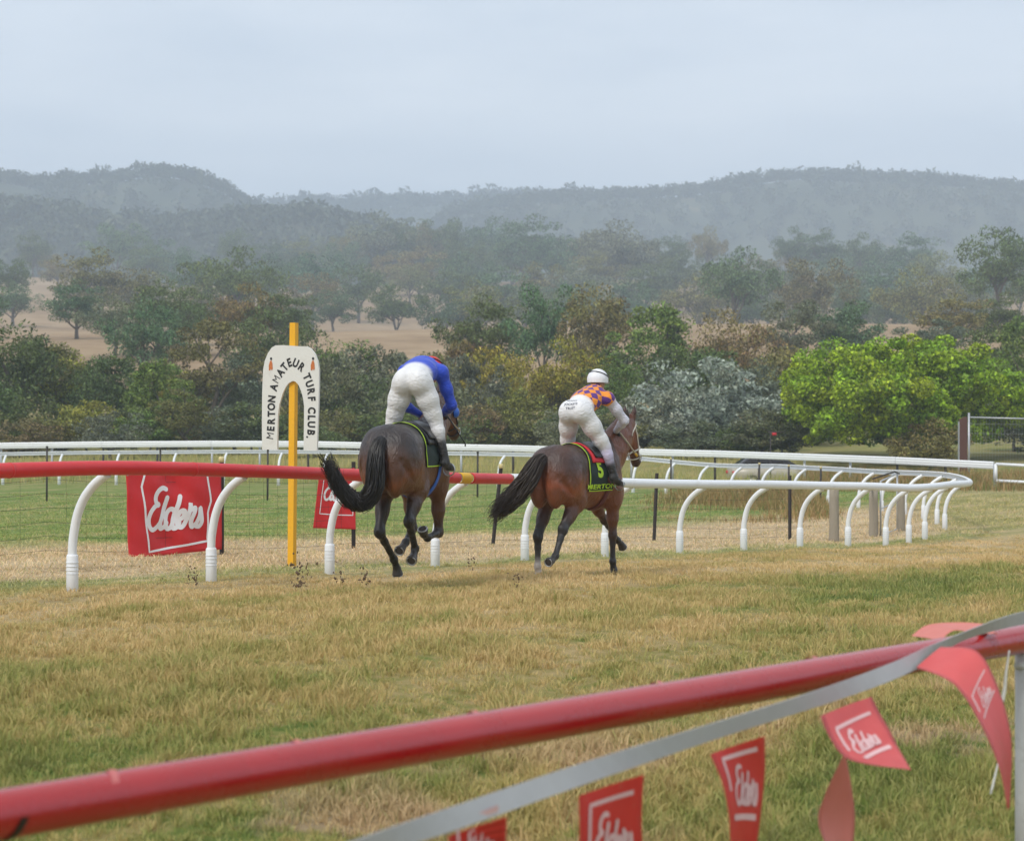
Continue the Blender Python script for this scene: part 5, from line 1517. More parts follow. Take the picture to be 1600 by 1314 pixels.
# ------------------------------------------------------------------ jockeys
def silk_mat(name, pat=False):
    m, nt, b = new_mat(name)
    at = N(nt, 'ShaderNodeAttribute', attribute_name='tint'); p = N(nt, 'ShaderNodeTexCoord').outputs['Object']
    c = at.outputs['Color']
    if pat:
        pa = N(nt, 'ShaderNodeAttribute', attribute_name='pat'); mk = N(nt, 'ShaderNodeAttribute', attribute_name='mask')
        sp = N(nt, 'ShaderNodeSeparateXYZ'); nt.links.new(pa.outputs['Vector'], sp.inputs[0])
        wv = noise(nt, 14, p, 3, 0.5)
        u = mathn(nt, 'FLOOR', mathn(nt, 'ADD', mathn(nt, 'ADD', sp.outputs[0], sp.outputs[1]), mathn(nt, 'MULTIPLY', wv, 0.35)))
        v = mathn(nt, 'FLOOR', mathn(nt, 'ADD', mathn(nt, 'SUBTRACT', sp.outputs[0], sp.outputs[1]), mathn(nt, 'MULTIPLY', wv, 0.35)))
        chk = mathn(nt, 'GREATER_THAN', mathn(nt, 'ABSOLUTE', mathn(nt, 'SUBTRACT', mathn(nt, 'MODULO', mathn(nt, 'ADD', mathn(nt, 'ADD', u, v), 100.0), 2.0), 0.0)), 0.5)
        col = mixc(nt, chk, (0.10, 0.020, 0.20), (0.80, 0.26, 0.010))
        c = mixc(nt, mathn(nt, 'GREATER_THAN', mk.outputs['Fac'], 0.5), c, col)
    n1 = noise(nt, 9, p, 5, 0.6, 0.6)
    hs = N(nt, 'ShaderNodeHueSaturation'); nt.links.new(c, hs.inputs['Color'])
    nt.links.new(mathn(nt, 'MULTIPLY_ADD', n1, 0.28, 0.86), hs.inputs['Value'])
    nt.links.new(hs.outputs[0], b.inputs['Base Color']); b.inputs['Roughness'].default_value = 0.52
    b.inputs['Sheen Weight'].default_value = 0.1
    wr = noise(nt, 13, mapping(nt, p, (1, 1, 1.8)), 4, 0.55, 1.2)
    bump(nt, b, wr, 0.55, 0.035)
    return m
m_silk, m_silk2 = silk_mat('jockey_silks'), silk_mat('jockey_diamond_silks', True)
WHITE, SKIN = (0.74, 0.73, 0.73), (0.42, 0.22, 0.15)
def hand(B, w, fwd, side, col, k=0.008):
    """closed hand: palm, four curled fingers and a thumb, at wrist w"""
    w = np.array(w, float); f = np.array(fwd, float); f /= np.linalg.norm(f); s = np.array(side, float); s -= f * (s @ f); s /= np.linalg.norm(s)
    dn = np.cross(f, s); dn = dn if dn[2] < 0 else -dn
    B.cone(w, w + f * 0.05, 0.026, 0.032, col, 0.02); B.ell(w + f * 0.055, (0.042, 0.040, 0.026), col, 0.012)
    for i, (o, L) in enumerate(((-0.030, .95), (-0.010, 1.05), (0.010, 1.0), (0.029, .82))):
        a = w + f * 0.085 + s * o; b = a + (f * 0.022 + dn * 0.024) * L; c = b + (-f * 0.020 + dn * 0.020) * L; d = c - f * 0.022 * L
        B.chain([a, b, c, d], [0.0105, 0.010, 0.009, 0.008], col, k)
    t0 = w + f * 0.03 - s * 0.03; B.chain([t0, t0 + f * 0.03 - s * 0.02 + dn * 0.012, t0 + f * 0.052 - s * 0.008 + dn * 0.03], [0.014, 0.012, 0.010], col, k)

def jockey(K, cols, loc, rz, label, helmet, mat, pattern, seed):
    root = empty('person', loc, rz, label, 'jockey')
    jk, sl, br_, glove, boot = cols['jacket'], cols['sleeve'], cols['breeches'], cols['glove'], BLK
    B = Body(0.0095)
    hip, chest, neck, head = [np.array(K[q], float) for q in ('hip', 'chest', 'neck', 'head')]
    ax = chest - hip; L = np.linalg.norm(ax); ax /= L
    # breeches: pelvis and seat
    B.cone(hip, hip + ax * 0.10, 0.128, 0.122, br_, 0.06, (1, 1.25, 1))
    for y in (1, -1):
        B.ell(hip + np.array([-0.055, 0.083 * y, -0.03]), (0.125, 0.105, 0.130), br_, 0.05)
    # jacket
    B.cone(hip + ax * 0.17, hip + ax * (L * 0.6), 0.118, 0.128, jk, 0.05, (1, 1.32, 1), 1)
    B.cone(hip + ax * (L * 0.55), chest, 0.132, 0.125, jk, 0.06, (1, 1.38, 1), 1)
    B.cone(chest, neck, 0.10, 0.062, jk, 0.06, (1, 1.2, 1), 1)
    B.cone(neck, head, 0.056, 0.055, SKIN, 0.03)
    for s, y in (('L', 1), ('R', -1)):
        sh, el, wr = [np.array(q, float) for q in K[s + 'arm']]
        B.ell(sh, (0.082, 0.078, 0.082), cols.get('shoulder', sl), 0.06, None, 1 if cols.get('shoulder') is not None and pattern is not None else 0)
        B.chain([sh, sh + (el - sh) * 0.5, el], [0.070, 0.062, 0.052], sl, 0.04)
        B.chain([el, el + (wr - el) * 0.35, wr], [0.054, 0.052, 0.036], sl, 0.03)
        fw = wr - el; hand(B, wr + fw / np.linalg.norm(fw) * 0.012, np.array([0.8, 0.1 * -y, -0.25]) + 0.3 * fw / np.linalg.norm(fw), (0.15, -1.0 * y, 0.25), glove)
        hp, kn, an, toe = [np.array(q, float) for q in K[s + 'leg']]
        B.chain([hp, hp + (kn - hp) * 0.4, hp + (kn - hp) * 0.8, kn], [0.118, 0.106, 0.082, 0.070], br_, 0.05)
        bt = kn + (an - kn) * K.get('boot_top', 0.42)
        B.chain([kn, kn + (an - kn) * 0.25, bt], [0.068, 0.066, 0.058], cols.get('shin', br_), 0.03)
        B.chain([bt - (an - kn) * 0.02, an], [0.056, 0.044], boot, 0.012)
        heel = an - (toe - an) * 0.28 + np.array([0, 0, -0.03])
        B.chain([an, heel], [0.044, 0.036], boot, 0.02); B.chain([heel, an + (toe - an) * 0.5 + np.array([0, 0, -0.015]), toe], [0.036, 0.042, 0.032], boot, 0.02)
    # head with face
    f = np.array(K['look'], float); f /= np.linalg.norm(f); up = np.array([0, 0, 1.0]); up -= f * (up @ f); up /= np.linalg.norm(up)
    B.ell(head, (0.098, 0.076, 0.115), SKIN, 0.03)
    B.ell(head + f * 0.045 - up * 0.07, (0.055, 0.050, 0.055), SKIN, 0.03)
    B.cone(head + f * 0.095 + up * 0.005, head + f * 0.118 - up * 0.03, 0.012, 0.016, SKIN, 0.012)
    B.cone(head + f * 0.095 - up * 0.065 + np.array([0, .02, 0]), head + f * 0.095 - up * 0.065 - np.array([0, .02, 0]), 0.009, 0.009, (0.30, 0.10, 0.08), 0.01)
    for y in (1, -1):
        B.ell(head + np.array([0, 0.078 * y, -0.01]), (0.026, 0.012, 0.032), SKIN, 0.012)
    me, bvh = B.mesh('body', 0.007, pattern)
    link('body', me, mat, root)
    # eyes / goggles
    for y in (1, -1):
        e = Vector(head + f * 0.088 + up * 0.012 + np.array([0, 0.03 * y, 0]))
        MB().tube([e, e + Vector(f) * 0.012], [0.015, 0.006], 8).build('goggle_lens', m_eye, root)
    # helmet: shell with rim, cover band and peak
    hm = MB(); nseg, nrow = 28, 12; vs = []
    fr, uv_, sv = Vector(f), Vector(up), Vector(np.cross(up, f))
    hc = Vector(head) + uv_ * 0.025 - fr * 0.008
    for j in range(nrow + 1):
        ph = math.radians(90 - 108 * j / nrow)
        for i in range(nseg):
            a = 2 * math.pi * i / nseg
            seam = 1.0 + 0.012 * math.cos(a * 6) * max(0, math.cos(ph))
            rim = 1.03 if j == nrow else 1.0
            vs.append(hc + (fr * math.cos(a) * 0.142 + sv * math.sin(a) * 0.122) * math.cos(ph) * seam * rim + uv_ * math.sin(ph) * 0.130)
    fs = [(j * nseg + i, j * nseg + (i + 1) % nseg, (j + 1) * nseg + (i + 1) % nseg, (j + 1) * nseg + i) for j in range(nrow) for i in range(nseg)]
    hm.add(vs, fs); ho = hm.build('helmet', helmet, root)
    pk = []; 
    for j in range(2):
        for i in range(9):
            a = math.radians(-60 + 120 * i / 8)
            pk.append(hc + (fr * math.cos(a) * (0.146 + 0.05 * j * math.cos(a)) + sv * math.sin(a) * 0.126) - uv_ * (0.012 + 0.02 * j))
    MB().add(pk + [p - uv_ * 0.006 for p in pk], [(i, i + 1, i + 10, i + 9) for i in range(8)] + [(18 + i, 27 + i, 28 + i, 19 + i) for i in range(8)] + [(9 + i, 10 + i, 28 + i, 27 + i) for i in range(8)]).build('peak', helmet, ho)
    band = [hc + (fr * math.cos(a) * 0.1475 + sv * math.sin(a) * 0.1275) * math.cos(0.42 - 0.35 * math.cos(a)) + uv_ * 0.136 * math.sin(0.42 - 0.35 * math.cos(a)) for a in [2 * math.pi * k / 36 for k in range(37)]]
    MB().tube(band, 0.006, 5, False).build('goggle_strap', K.get('strap', m_leather), ho)
    return root, bvh

def print_on(bvh, origin, right, up, direction, lines, size, mat, parent, gap=1.25):
    """lettering laid on cloth: each vertex is dropped on the body along `direction`"""
    origin, right, up, direction = Vector(origin), Vector(right).normalized(), Vector(up).normalized(), Vector(direction).normalized()
    for k, (t, sc) in enumerate(lines):
        v, f = dense_glyphs(t, 0.015, 1); vs = []
        for x, y, _ in v:
            o = origin + right * x * size * sc + up * (y * size * sc - k * size * gap)
            h = bvh.ray_cast(o - direction * 0.6, direction, 1.2)
            vs.append((h[0] if h[0] is not None else o) - direction * 0.003)
        MB().add(vs, f).build('printed_line', mat, parent, False)

# ------------------------------------------------------------------ dark bay horse on the left
A1 = math.radians(18 - 3.1)
h1 = Vector(((637 - 800) * 19.5 / FPX, 19.5, 0)); h1.z = gz(h1.x, 19.5) + 0.065
RZ1 = math.pi / 2 - A1
J1 = dict(neck=[(0.50, 0, 1.26), (0.78, 0, 1.46), (1.06, 0, 1.66), (1.22, 0, 1.78)], neck_r=[0.27, 0.215, 0.165, 0.13],
          crest=[(0.55, 0, 1.50), (0.85, 0, 1.66), (1.15, 0, 1.84)], mane=[(0.50, 0, 1.53), (0.85, 0, 1.71), (1.22, 0, 1.92)],
          poll=(1.26, 0, 1.83), muzzle=(1.64, 0, 1.47),
          LH=[(-0.20, 0.17, 0.96), (-0.40, 0.165, 0.51), (-0.07, 0.125, 0.22), (0.00, 0.115, 0.12), (0.35, 0, -1)],
          RH=[(-0.20, -0.18, 0.95), (-0.46, -0.165, 0.62), (-0.22, -0.15, 0.34), (-0.28, -0.15, 0.26), (-0.85, 0, -0.45)],
          LF=[(0.50, 0.15, 0.93), (0.56, 0.13, 0.50), (0.24, 0.10, 0.37), (0.15, 0.11, 0.32), (-0.8, 0.1, -0.35)],
          RF=[(0.52, -0.16, 0.93), (0.58, -0.15, 0.46), (0.24, -0.135, 0.42), (0.15, -0.125, 0.46), (-0.6, 0, 0.75)])
TOP1, SIDE1 = (0.022, 0.017, 0.016), (0.105, 0.036, 0.012)
tail1 = [Vector(p) for p in ((-0.80, 0.0, 1.44), (-0.90, 0.02, 1.36), (-0.95, 0.02, 1.15), (-0.96, 0.04, 0.95), (-0.98, 0.16, 0.83), (-1.02, 0.30, 0.90), (-1.05, 0.42, 1.12), (-1.06, 0.50, 1.26))]
hr1, bv1, _ = finish_horse('horse', J1, h1, RZ1, (TOP1, SIDE1, (0.012, 0.010, 0.009)), 'dark bay racehorse galloping away, ridden by the jockey in blue', (), m_hair, tail1,
                           [0.04, 0.07, 0.085, 0.085, 0.078, 0.062, 0.045, 0.03], m_leather, 5)
# blue face cover
poll, muz, d_, nose = head_frame(J1)
for s in (1, -1):
    q = MB(); c = poll + d_ * 0.17 + Vector((0, s * 0.10, 0)); rr = []
    for j in range(5):
        for i in range(10):
            a = 2 * math.pi * i / 10; w = 0.06 * math.cos(j * 0.38)
            rr.append(c + d_ * math.cos(a) * w * 1.1 + nose * math.sin(a) * w + Vector((0, s * (0.045 * math.sin(j * 0.38) - 0.01), 0)))
    q.add(rr, [(j * 10 + i, j * 10 + (i + 1) % 10, (j + 1) * 10 + (i + 1) % 10, (j + 1) * 10 + i) for j in range(4) for i in range(10)] + [tuple(range(40, 50))])
    q.build('blinker', m_bluestrap, hr1)
sad1 = saddle(bv1, h1, RZ1, 'dark racing saddle with lime-trimmed cloth on the dark bay horse', '', '', m_bluestrap, lo=95)
K1 = dict(hip=(0.12, -0.02, 2.05), chest=(0.50, 0, 2.17), neck=(0.63, 0, 2.15), head=(0.75, -0.02, 2.145), look=(1, 0, -0.15),
          Larm=[(0.50, 0.19, 2.12), (0.62, 0.27, 1.80), (0.80, 0.13, 1.69)], Rarm=[(0.50, -0.20, 2.12), (0.62, -0.28, 1.78), (0.84, -0.12, 1.70)],
          Lleg=[(0.12, 0.09, 1.98), (0.22, 0.23, 1.62), (0.21, 0.335, 1.20), (0.37, 0.36, 1.13)], Rleg=[(0.12, -0.12, 1.98), (0.22, -0.23, 1.62), (0.21, -0.335, 1.20), (0.37, -0.36, 1.13)],
          boot_top=0.40)
m_redcap = worn('red_cap_silk', (0.62, 0.03, 0.02), 0.5, (0.4, 0.05, 0.03), 0.3, 10)
jo1, jb1 = jockey(K1, dict(jacket=(0.012, 0.055, 0.50), sleeve=(0.012, 0.055, 0.50), breeches=WHITE, glove=BLK), h1, RZ1,
                  'jockey in blue jacket and white breeches crouched over the dark bay horse', m_redcap, m_silk, None, 3)
rein(hr1, J1, [(0.88, 0.10, 1.68), (0.92, -0.09, 1.71)], m_reinb)
stirrup(sad1, (0.17, -0.26, 1.42), (0.31, -0.345, 1.09)); stirrup(sad1, (0.17, 0.26, 1.42), (0.31, 0.345, 1.09))
wh = empty('whip', h1, RZ1, 'thin black riding whip hanging from the blue jockey\'s right hand', 'whip')
MB().tube([(0.95, -0.11, 1.70), (0.90, -0.20, 1.60), (0.84, -0.36, 1.38)], [0.010, 0.007, 0.005], 6).build('shaft', m_leather, wh)
MB().box((0.838, -0.364, 1.373), (0.03, 0.006, 0.05)).build('flap', m_leather, wh)

# ------------------------------------------------------------------ bay horse number 5
A2 = math.radians(30 + 2.0)
h2 = Vector(((905 - 800) * 22.6 / FPX, 22.6, 0)); h2.z = CAMZ - (911 - HOR) * 22.1 / FPX
RZ2 = math.pi / 2 - A2
J2 = dict(neck=[(0.52, 0, 1.28), (0.80, 0, 1.50), (1.02, 0, 1.68), (1.14, 0, 1.80)], neck_r=[0.27, 0.215, 0.165, 0.13],
          crest=[(0.55, 0, 1.52), (0.84, 0, 1.72), (1.08, 0, 1.90)], mane=[(0.50, 0, 1.55), (0.84, 0, 1.77), (1.14, 0, 1.97)],
          poll=(1.20, 0, 1.85), muzzle=(1.41, 0, 1.35),
          LH=[(-0.42, 0.17, 0.98), (-0.68, 0.155, 0.53), (-0.68, 0.16, 0.19), (-0.66, 0.16, 0.105), (0.3, 0, -1)],
          RH=[(-0.34, -0.17, 0.95), (-0.64, -0.155, 0.62), (-0.80, -0.15, 0.33), (-0.885, -0.15, 0.285), (-0.85, 0, -0.2)],
          LF=[(0.56, 0.15, 0.93), (0.84, 0.13, 0.66), (1.13, 0.11, 0.40), (1.21, 0.105, 0.35), (0.6, 0, -0.6)],
          RF=[(0.52, -0.16, 0.92), (0.55, -0.145, 0.50), (0.57, -0.135, 0.185), (0.60, -0.13, 0.10), (0.25, 0, -1)], ear=(0.1, 0, 1))
TOP2, SIDE2 = (0.045, 0.020, 0.013), (0.165, 0.048, 0.019)
tail2 = [Vector(p) for p in ((-0.80, 0.0, 1.45), (-0.91, 0.02, 1.40), (-1.01, 0.08, 1.22), (-1.09, 0.20, 1.04), (-1.16, 0.34, 0.90), (-1.20, 0.48, 0.76))]
hr2, bv2, _ = finish_horse('horse', J2, h2, RZ2, (TOP2, SIDE2, (0.016, 0.013, 0.012)), 'bay racehorse with one white hind sock, wearing number five', ('LH',), m_hairb, tail2,
                           [0.045, 0.085, 0.105, 0.115, 0.10, 0.06], m_strapw, 15)
sad2 = saddle(bv2, h2, RZ2, 'racing saddle with dark number five cloth on the bay horse', '5', 'MERTON', m_girth)
K2 = dict(hip=(-0.06, 0, 2.00), chest=(0.31, 0, 2.17), neck=(0.41, 0.01, 2.25), head=(0.485, 0.02, 2.335), look=(1, 0, -0.05),
          Larm=[(0.33, 0.20, 2.13), (0.56, 0.28, 1.87), (0.72, 0.10, 1.74)], Rarm=[(0.33, -0.20, 2.13), (0.56, -0.30, 1.87), (0.70, -0.11, 1.75)],
          Lleg=[(-0.06, 0.10, 1.95), (0.15, 0.25, 1.56), (0.24, 0.34, 1.20), (0.40, 0.36, 1.12)], Rleg=[(-0.06, -0.10, 1.95), (0.17, -0.25, 1.56), (0.24, -0.34, 1.20), (0.40, -0.36, 1.12)],
          boot_top=0.45)
hip2, ch2 = np.array(K2['hip']), np.array(K2['chest']); ax2 = (ch2 - hip2) / np.linalg.norm(ch2 - hip2)
def pat2(V):
    q = V - hip2; v = q @ ax2; n_ = np.cross(np.array([0, 1.0, 0]), ax2)
    w = q - np.outer(v, ax2); ang = np.arctan2(w[:, 1], w @ -n_ if n_[2] < 0 else w @ n_)
    return np.stack([ang * 0.165 / 0.105, v / 0.105, np.zeros(len(V))], -1)
m_whitecap = worn('white_cap_silk', (0.76, 0.76, 0.78), 0.5, (0.6, 0.58, 0.55), 0.2, 10)
jo2, jb2 = jockey(K2, dict(jacket=(0.80, 0.26, 0.01), sleeve=(0.66, 0.64, 0.72), shoulder=(0.80, 0.26, 0.01), breeches=WHITE, glove=BLK, shin=(0.55, 0.50, 0.66)), h2, RZ2,
                  'jockey with white helmet and purple and orange diamond jacket on the bay horse', m_whitecap, m_silk2, pat2, 4)
rein(hr2, J2, [(0.80, 0.08, 1.69), (0.78, -0.08, 1.71)], m_reinb)
m_navy = worn('navy_print', (0.02, 0.025, 0.06), 0.6, (0.1, 0.1, 0.15), 0.2, 20)
vd = Vector((math.cos(math.radians(14)), math.sin(math.radians(14)), -0.25)).normalized()
rt = vd.cross(Vector((0, 0, 1))).normalized()
print_on(jb2, Vector((-0.12, 0.015, 2.095)), rt, rt.cross(vd), vd, [('NATIONAL', 0.62), ('JOCKEYS', 1.0), ('TRUST', 1.0)], 0.042, m_navy, jo2)
stirrup(sad2, (0.15, -0.27, 1.40), (0.34, -0.352, 1.08)); stirrup(sad2, (0.15, 0.27, 1.40), (0.34, 0.352, 1.08))
wh2 = empty('whip', h2, RZ2, 'tan-handled riding whip in the white-helmeted jockey\'s right hand', 'whip')
MB().tube(catmull([(0.76, -0.13, 1.72), (0.90, -0.16, 1.60), (1.05, -0.18, 1.47)], 4), 0.011, 6).build('shaft', m_reinb, wh2)
MB().tube([(1.05, -0.18, 1.47), (1.09, -0.185, 1.435)], 0.014, 6).build('flap', m_yellow, wh2)
# ------------------------------------------------------------------ near rail with bunting
def rail_at(px):
    y = np.interp(px, [-300, 0, 400, 800, 1200, 1400, 1600, 1900], [1326, 1273, 1203, 1133, 1064, 1030, 998, 950])
    D = 0.94 * FPX / (y - HOR); return P(px, y, D)
pA, pB = rail_at(0), rail_at(1590)
dirn = (pB - pA).normalized()
nr_ = empty('near_rail', (0, 0, 0), 0, 'glossy red pipe rail wound with string across the foreground', 'rail')
r0, r1 = pA - dirn * 1.6, pB + dirn * 3.0
post_pt = rail_at(1603)
nr_.location = (post_pt.x, post_pt.y, gz(post_pt.x, post_pt.y)); NO = nr_.location.copy()
m_redgloss, nt, b = new_mat('red_gloss_pipe')
p = N(nt, 'ShaderNodeTexCoord').outputs['Object']
n1 = noise(nt, 5, p, 6, 0.65); n2 = noise(nt, 40, p, 4, 0.6)
c = mixc(nt, n1, (0.30, 0.005, 0.007), (0.44, 0.009, 0.011))
c = mixc(nt, mathn(nt, 'MULTIPLY', ramp(nt, n2, [(0.6, (0, 0, 0)), (0.75, (1, 1, 1))]), 0.3), c, (0.20, 0.03, 0.03))
nt.links.new(c, b.inputs['Base Color']); nt.links.new(mathn(nt, 'MULTIPLY_ADD', n1, 0.15, 0.2), b.inputs['Roughness'])
b.inputs['Coat Weight'].default_value = 0.6; b.inputs['Coat Roughness'].default_value = 0.16
RR = 0.061
nseg = 60
MB().tube([r0.lerp(r1, k / nseg) - NO for k in range(nseg + 1)], RR, 28).build('pipe', m_redgloss, nr_)
# string wound round the pipe
m_string = worn('faded_pink_string', (0.52, 0.15, 0.14), 0.7, (0.2, 0.1, 0.1), 0.4, 30)
side = dirn.cross(Vector((0, 0, 1))).normalized(); up = side.cross(dirn)
for px in (-30, 195, 480, 755, 1040, 1280):
    c0 = rail_at(px); pts = []
    for k in range(26):
        a = 2 * math.pi * k / 25; pts.append(c0 + dirn * 0.16 * (k / 25 - 0.5) + (side * math.cos(a) + up * math.sin(a)) * (RR + 0.003) - NO)
    vs = [q for p_ in pts for q in (p_ - dirn * 0.011, p_ + dirn * 0.011)]
    MB().add(vs, [(2 * k, 2 * k + 1, 2 * k + 3, 2 * k + 2) for k in range(len(pts) - 1)]).build('string_turn', m_leather if px < 0 else m_string, nr_)
# post at right
m_post = worn('grey_white_post', (0.52, 0.51, 0.47), 0.7, (0.28, 0.26, 0.22), 0.5, 6)
zb = gz(post_pt.x, post_pt.y)
MB().tube([Vector((0, 0, -0.3)), Vector((0, 0, post_pt.z - zb - RR * 0.9))], 0.046, 18).build('post', m_post, nr_)
MB().tube([Vector((0, 0, post_pt.z - zb - RR - 0.05)) - dirn * 0.07, Vector((0, 0, post_pt.z - zb - RR - 0.05)) + dirn * 0.07], 0.02, 8).build('bracket', m_post, nr_)
pn = rail_at(-420)
MB().tube([Vector((pn.x, pn.y, gz(pn.x, pn.y) - 0.3)) - NO, pn - NO], 0.046, 14).build('post', m_post, nr_)
pn = rail_at(1600) + dirn * 2.4
MB().tube([Vector((pn.x, pn.y, gz(pn.x, pn.y) - 0.3)) - NO, pn - NO], 0.046, 14).build('post', m_post, nr_)

# ---- bunting
m_tape = worn('grey_tape', (0.46, 0.46, 0.47), 0.6, (0.3, 0.3, 0.3), 0.3, 12, stretch=(1, 1, 1))
m_flag = cloth_mat('red_flag_plastic', (0.76, 0.045, 0.032), (0.66, 0.03, 0.026))
m_flagpale = cloth_mat('faded_flag_plastic', (0.80, 0.26, 0.20), (0.70, 0.20, 0.16))
m_flagpink = cloth_mat('pink_flag_plastic', (0.76, 0.13, 0.12), (0.66, 0.08, 0.08))
m_flagprint = worn('faded_white_print', (0.74, 0.47, 0.46), 0.6, (0.7, 0.4, 0.4), 0.3, 20)
tp = [P(380, 1395, 4.35), P(560, 1327, 4.62), P(700, 1281, 4.92), P(900, 1212, 5.42), P(1100, 1147, 6.0), P(1300, 1083, 6.72), P(1400, 1046, 7.12), P(1462, 1016, 7.40), P(1520, 988, 7.72), P(1600, 965, 8.05), P(1700, 950, 8.5), P(1850, 945, 9.1)]
bun = empty('bunting', tp[2], 0, 'grey tape bunting with red pennants strung along the near rail', 'bunting'); TO = bun.location.copy()
tpath = catmull(tp, 8)
m = MB(); vs = []; hw = 0.030
for i, q in enumerate(tpath):
    t = (tpath[min(i + 1, len(tpath) - 1)] - tpath[max(i - 1, 0)]).normalized()
    tw = 0.25 * math.sin(i * 0.23)
    fl = sstep(52, 66, i) * 0.45
    u = Vector((0, 0, 1)); s_ = t.cross(u).normalized(); w = (s_.cross(t) * math.cos(tw + fl) + s_ * math.sin(tw + fl)) * hw
    n_ = t.cross(w).normalized() * 0.0012
    for a in (q + w + n_, q - w + n_, q - w - n_, q + w - n_): vs.append(a - TO)
fs = []
for i in range(len(tpath) - 1):
    for k in range(4):
        a, b_ = i * 4 + k, i * 4 + (k + 1) % 4; fs.append((a, b_, b_ + 4, a + 4))
m.add(vs, fs); tape = m.build('tape', m_tape, bun, False)

def pennant(left, right, mat, printed=True, name='pennant', lv=0.42, ls=0.50, lu=0.24):
    """sheet between a left edge and a right edge, each a list of (px, py, D) from the tape downwards"""
    n = 24
    def dense(e):
        pts = catmull([P(*q) for q in e], 8); return [pts[min(len(pts) - 1, round(k * (len(pts) - 1) / n))] for k in range(n + 1)]
    Lp, Rp = dense(left), dense(right); w = 10
    def surf(u, v, lift=0.0):
        f = (1 - v) * n; i = min(int(f), n - 1); t = f - i
        def at(uu, ff):
            i_ = min(max(int(ff), 0), n - 1); t_ = ff - i_
            a, b_ = Lp[i_].lerp(Lp[i_ + 1], t_), Rp[i_].lerp(Rp[i_ + 1], t_)
            bow = math.sin(uu * math.pi) * 0.10 * (b_ - a).length * (0.3 + 0.7 * ff / n)
            return a.lerp(b_, uu) + Vector((0, bow, 0))
        p = at(u, f)
        if lift:
            e = 0.02; a = at(min(u + e, 1), f) - at(max(u - e, 0), f); b_ = at(u, min(f + e, n)) - at(u, max(f - e, 0)); nn_ = a.cross(b_)
            if nn_.length > 1e-9:
                nn_.normalize(); nn_ = nn_ if nn_.y < 0 else -nn_; p = p + nn_ * lift
        return p - TO
    m = MB(); vs = []
    for l in (1e-7, -0.0012):
        for k in range(n + 1):
            for i in range(w + 1): vs.append(surf(i / w, 1 - k / n, l))
    K = (n + 1) * (w + 1); fs = []
    for k in range(n):
        for i in range(w):
            a = k * (w + 1) + i; fs += [(a, a + 1, a + w + 2, a + w + 1), (K + a, K + a + w + 1, K + a + w + 2, K + a + 1)]
        for a in (k * (w + 1), k * (w + 1) + w): fs.append((a, K + a, K + a + w + 1, a + w + 1))
    for i in range(w): a = n * (w + 1) + i; fs.append((a, a + 1, K + a + 1, K + a))
    m.add(vs, fs); o = m.build(name, mat, bun)
    if printed:
        asp = (Lp[0] - Rp[0]).length / sum((Lp[k] - Lp[k + 1]).length for k in range(n))
        logo_on(surf, lu, lv, ls, m_flagprint, o, asp=asp, lift=0.0022, sw=0.08)
        line_on(surf, [(0.14, lv + 0.30 * ls * asp), (0.16, lv + 0.90 * ls * asp), (0.84, lv + 0.90 * ls * asp)], 0.045, m_flagprint, o, 'frame_line', 0.0022, 1 / asp)
        line_on(surf, [(0.16, lv - 0.14 * ls * asp), (0.84, lv - 0.14 * ls * asp)], 0.05, m_flagprint, o, 'frame_line', 0.0022, 1 / asp)
    return o
pennant([(905, 1243, 5.38), (906, 1300, 5.36), (908, 1370, 5.36), (925, 1440, 5.38)], [(1006, 1210, 5.66), (1003, 1270, 5.68), (1002, 1340, 5.70), (990, 1430, 5.66)], m_flag, lv=0.34, ls=0.62, lu=0.20)
pennant([(1110, 1178, 6.0), (1130, 1225, 6.0), (1140, 1280, 5.98), (1142, 1350, 6.0)], [(1195, 1150, 6.28), (1195, 1210, 6.34), (1188, 1280, 6.30), (1178, 1350, 6.3)], m_flag, lv=0.42, ls=0.56)
pennant([(1282, 1118, 6.62), (1296, 1150, 6.58), (1318, 1180, 6.52), (1350, 1192, 6.48), (1420, 1202, 6.42)], [(1362, 1088, 6.92), (1374, 1112, 6.90), (1390, 1140, 6.84), (1404, 1168, 6.76), (1424, 1203, 6.46)], m_flagpink, lv=0.36, ls=0.50, lu=0.20)
pennant([(1318, 1180, 7.2), (1290, 1240, 7.15), (1279, 1285, 7.1), (1300, 1340, 7.1)], [(1322, 1181, 7.25), (1330, 1225, 7.3), (1336, 1280, 7.34), (1330, 1350, 7.3)], m_flagpale, False)
pennant([(1432, 1042, 7.20), (1490, 1068, 7.02), (1532, 1130, 6.92), (1562, 1200, 6.88), (1575, 1265, 6.88)], [(1470, 1010, 7.36), (1525, 1016, 7.25), (1556, 1065, 7.18), (1580, 1150, 7.14), (1578, 1262, 7.06)], m_flagpink, lv=0.50, ls=0.42, lu=0.30)
pennant([(1424, 993, 8.2), (1450, 976, 8.3), (1500, 972, 8.25), (1545, 975, 8.1)], [(1470, 1000, 7.9), (1490, 985, 8.0), (1525, 988, 7.95), (1560, 990, 7.85)], m_flagpale, False)
pennant([(700, 1306, 4.93), (706, 1340, 4.92), (715, 1400, 4.92)], [(792, 1276, 5.12), (790, 1330, 5.14), (785, 1400, 5.14)], m_flag)
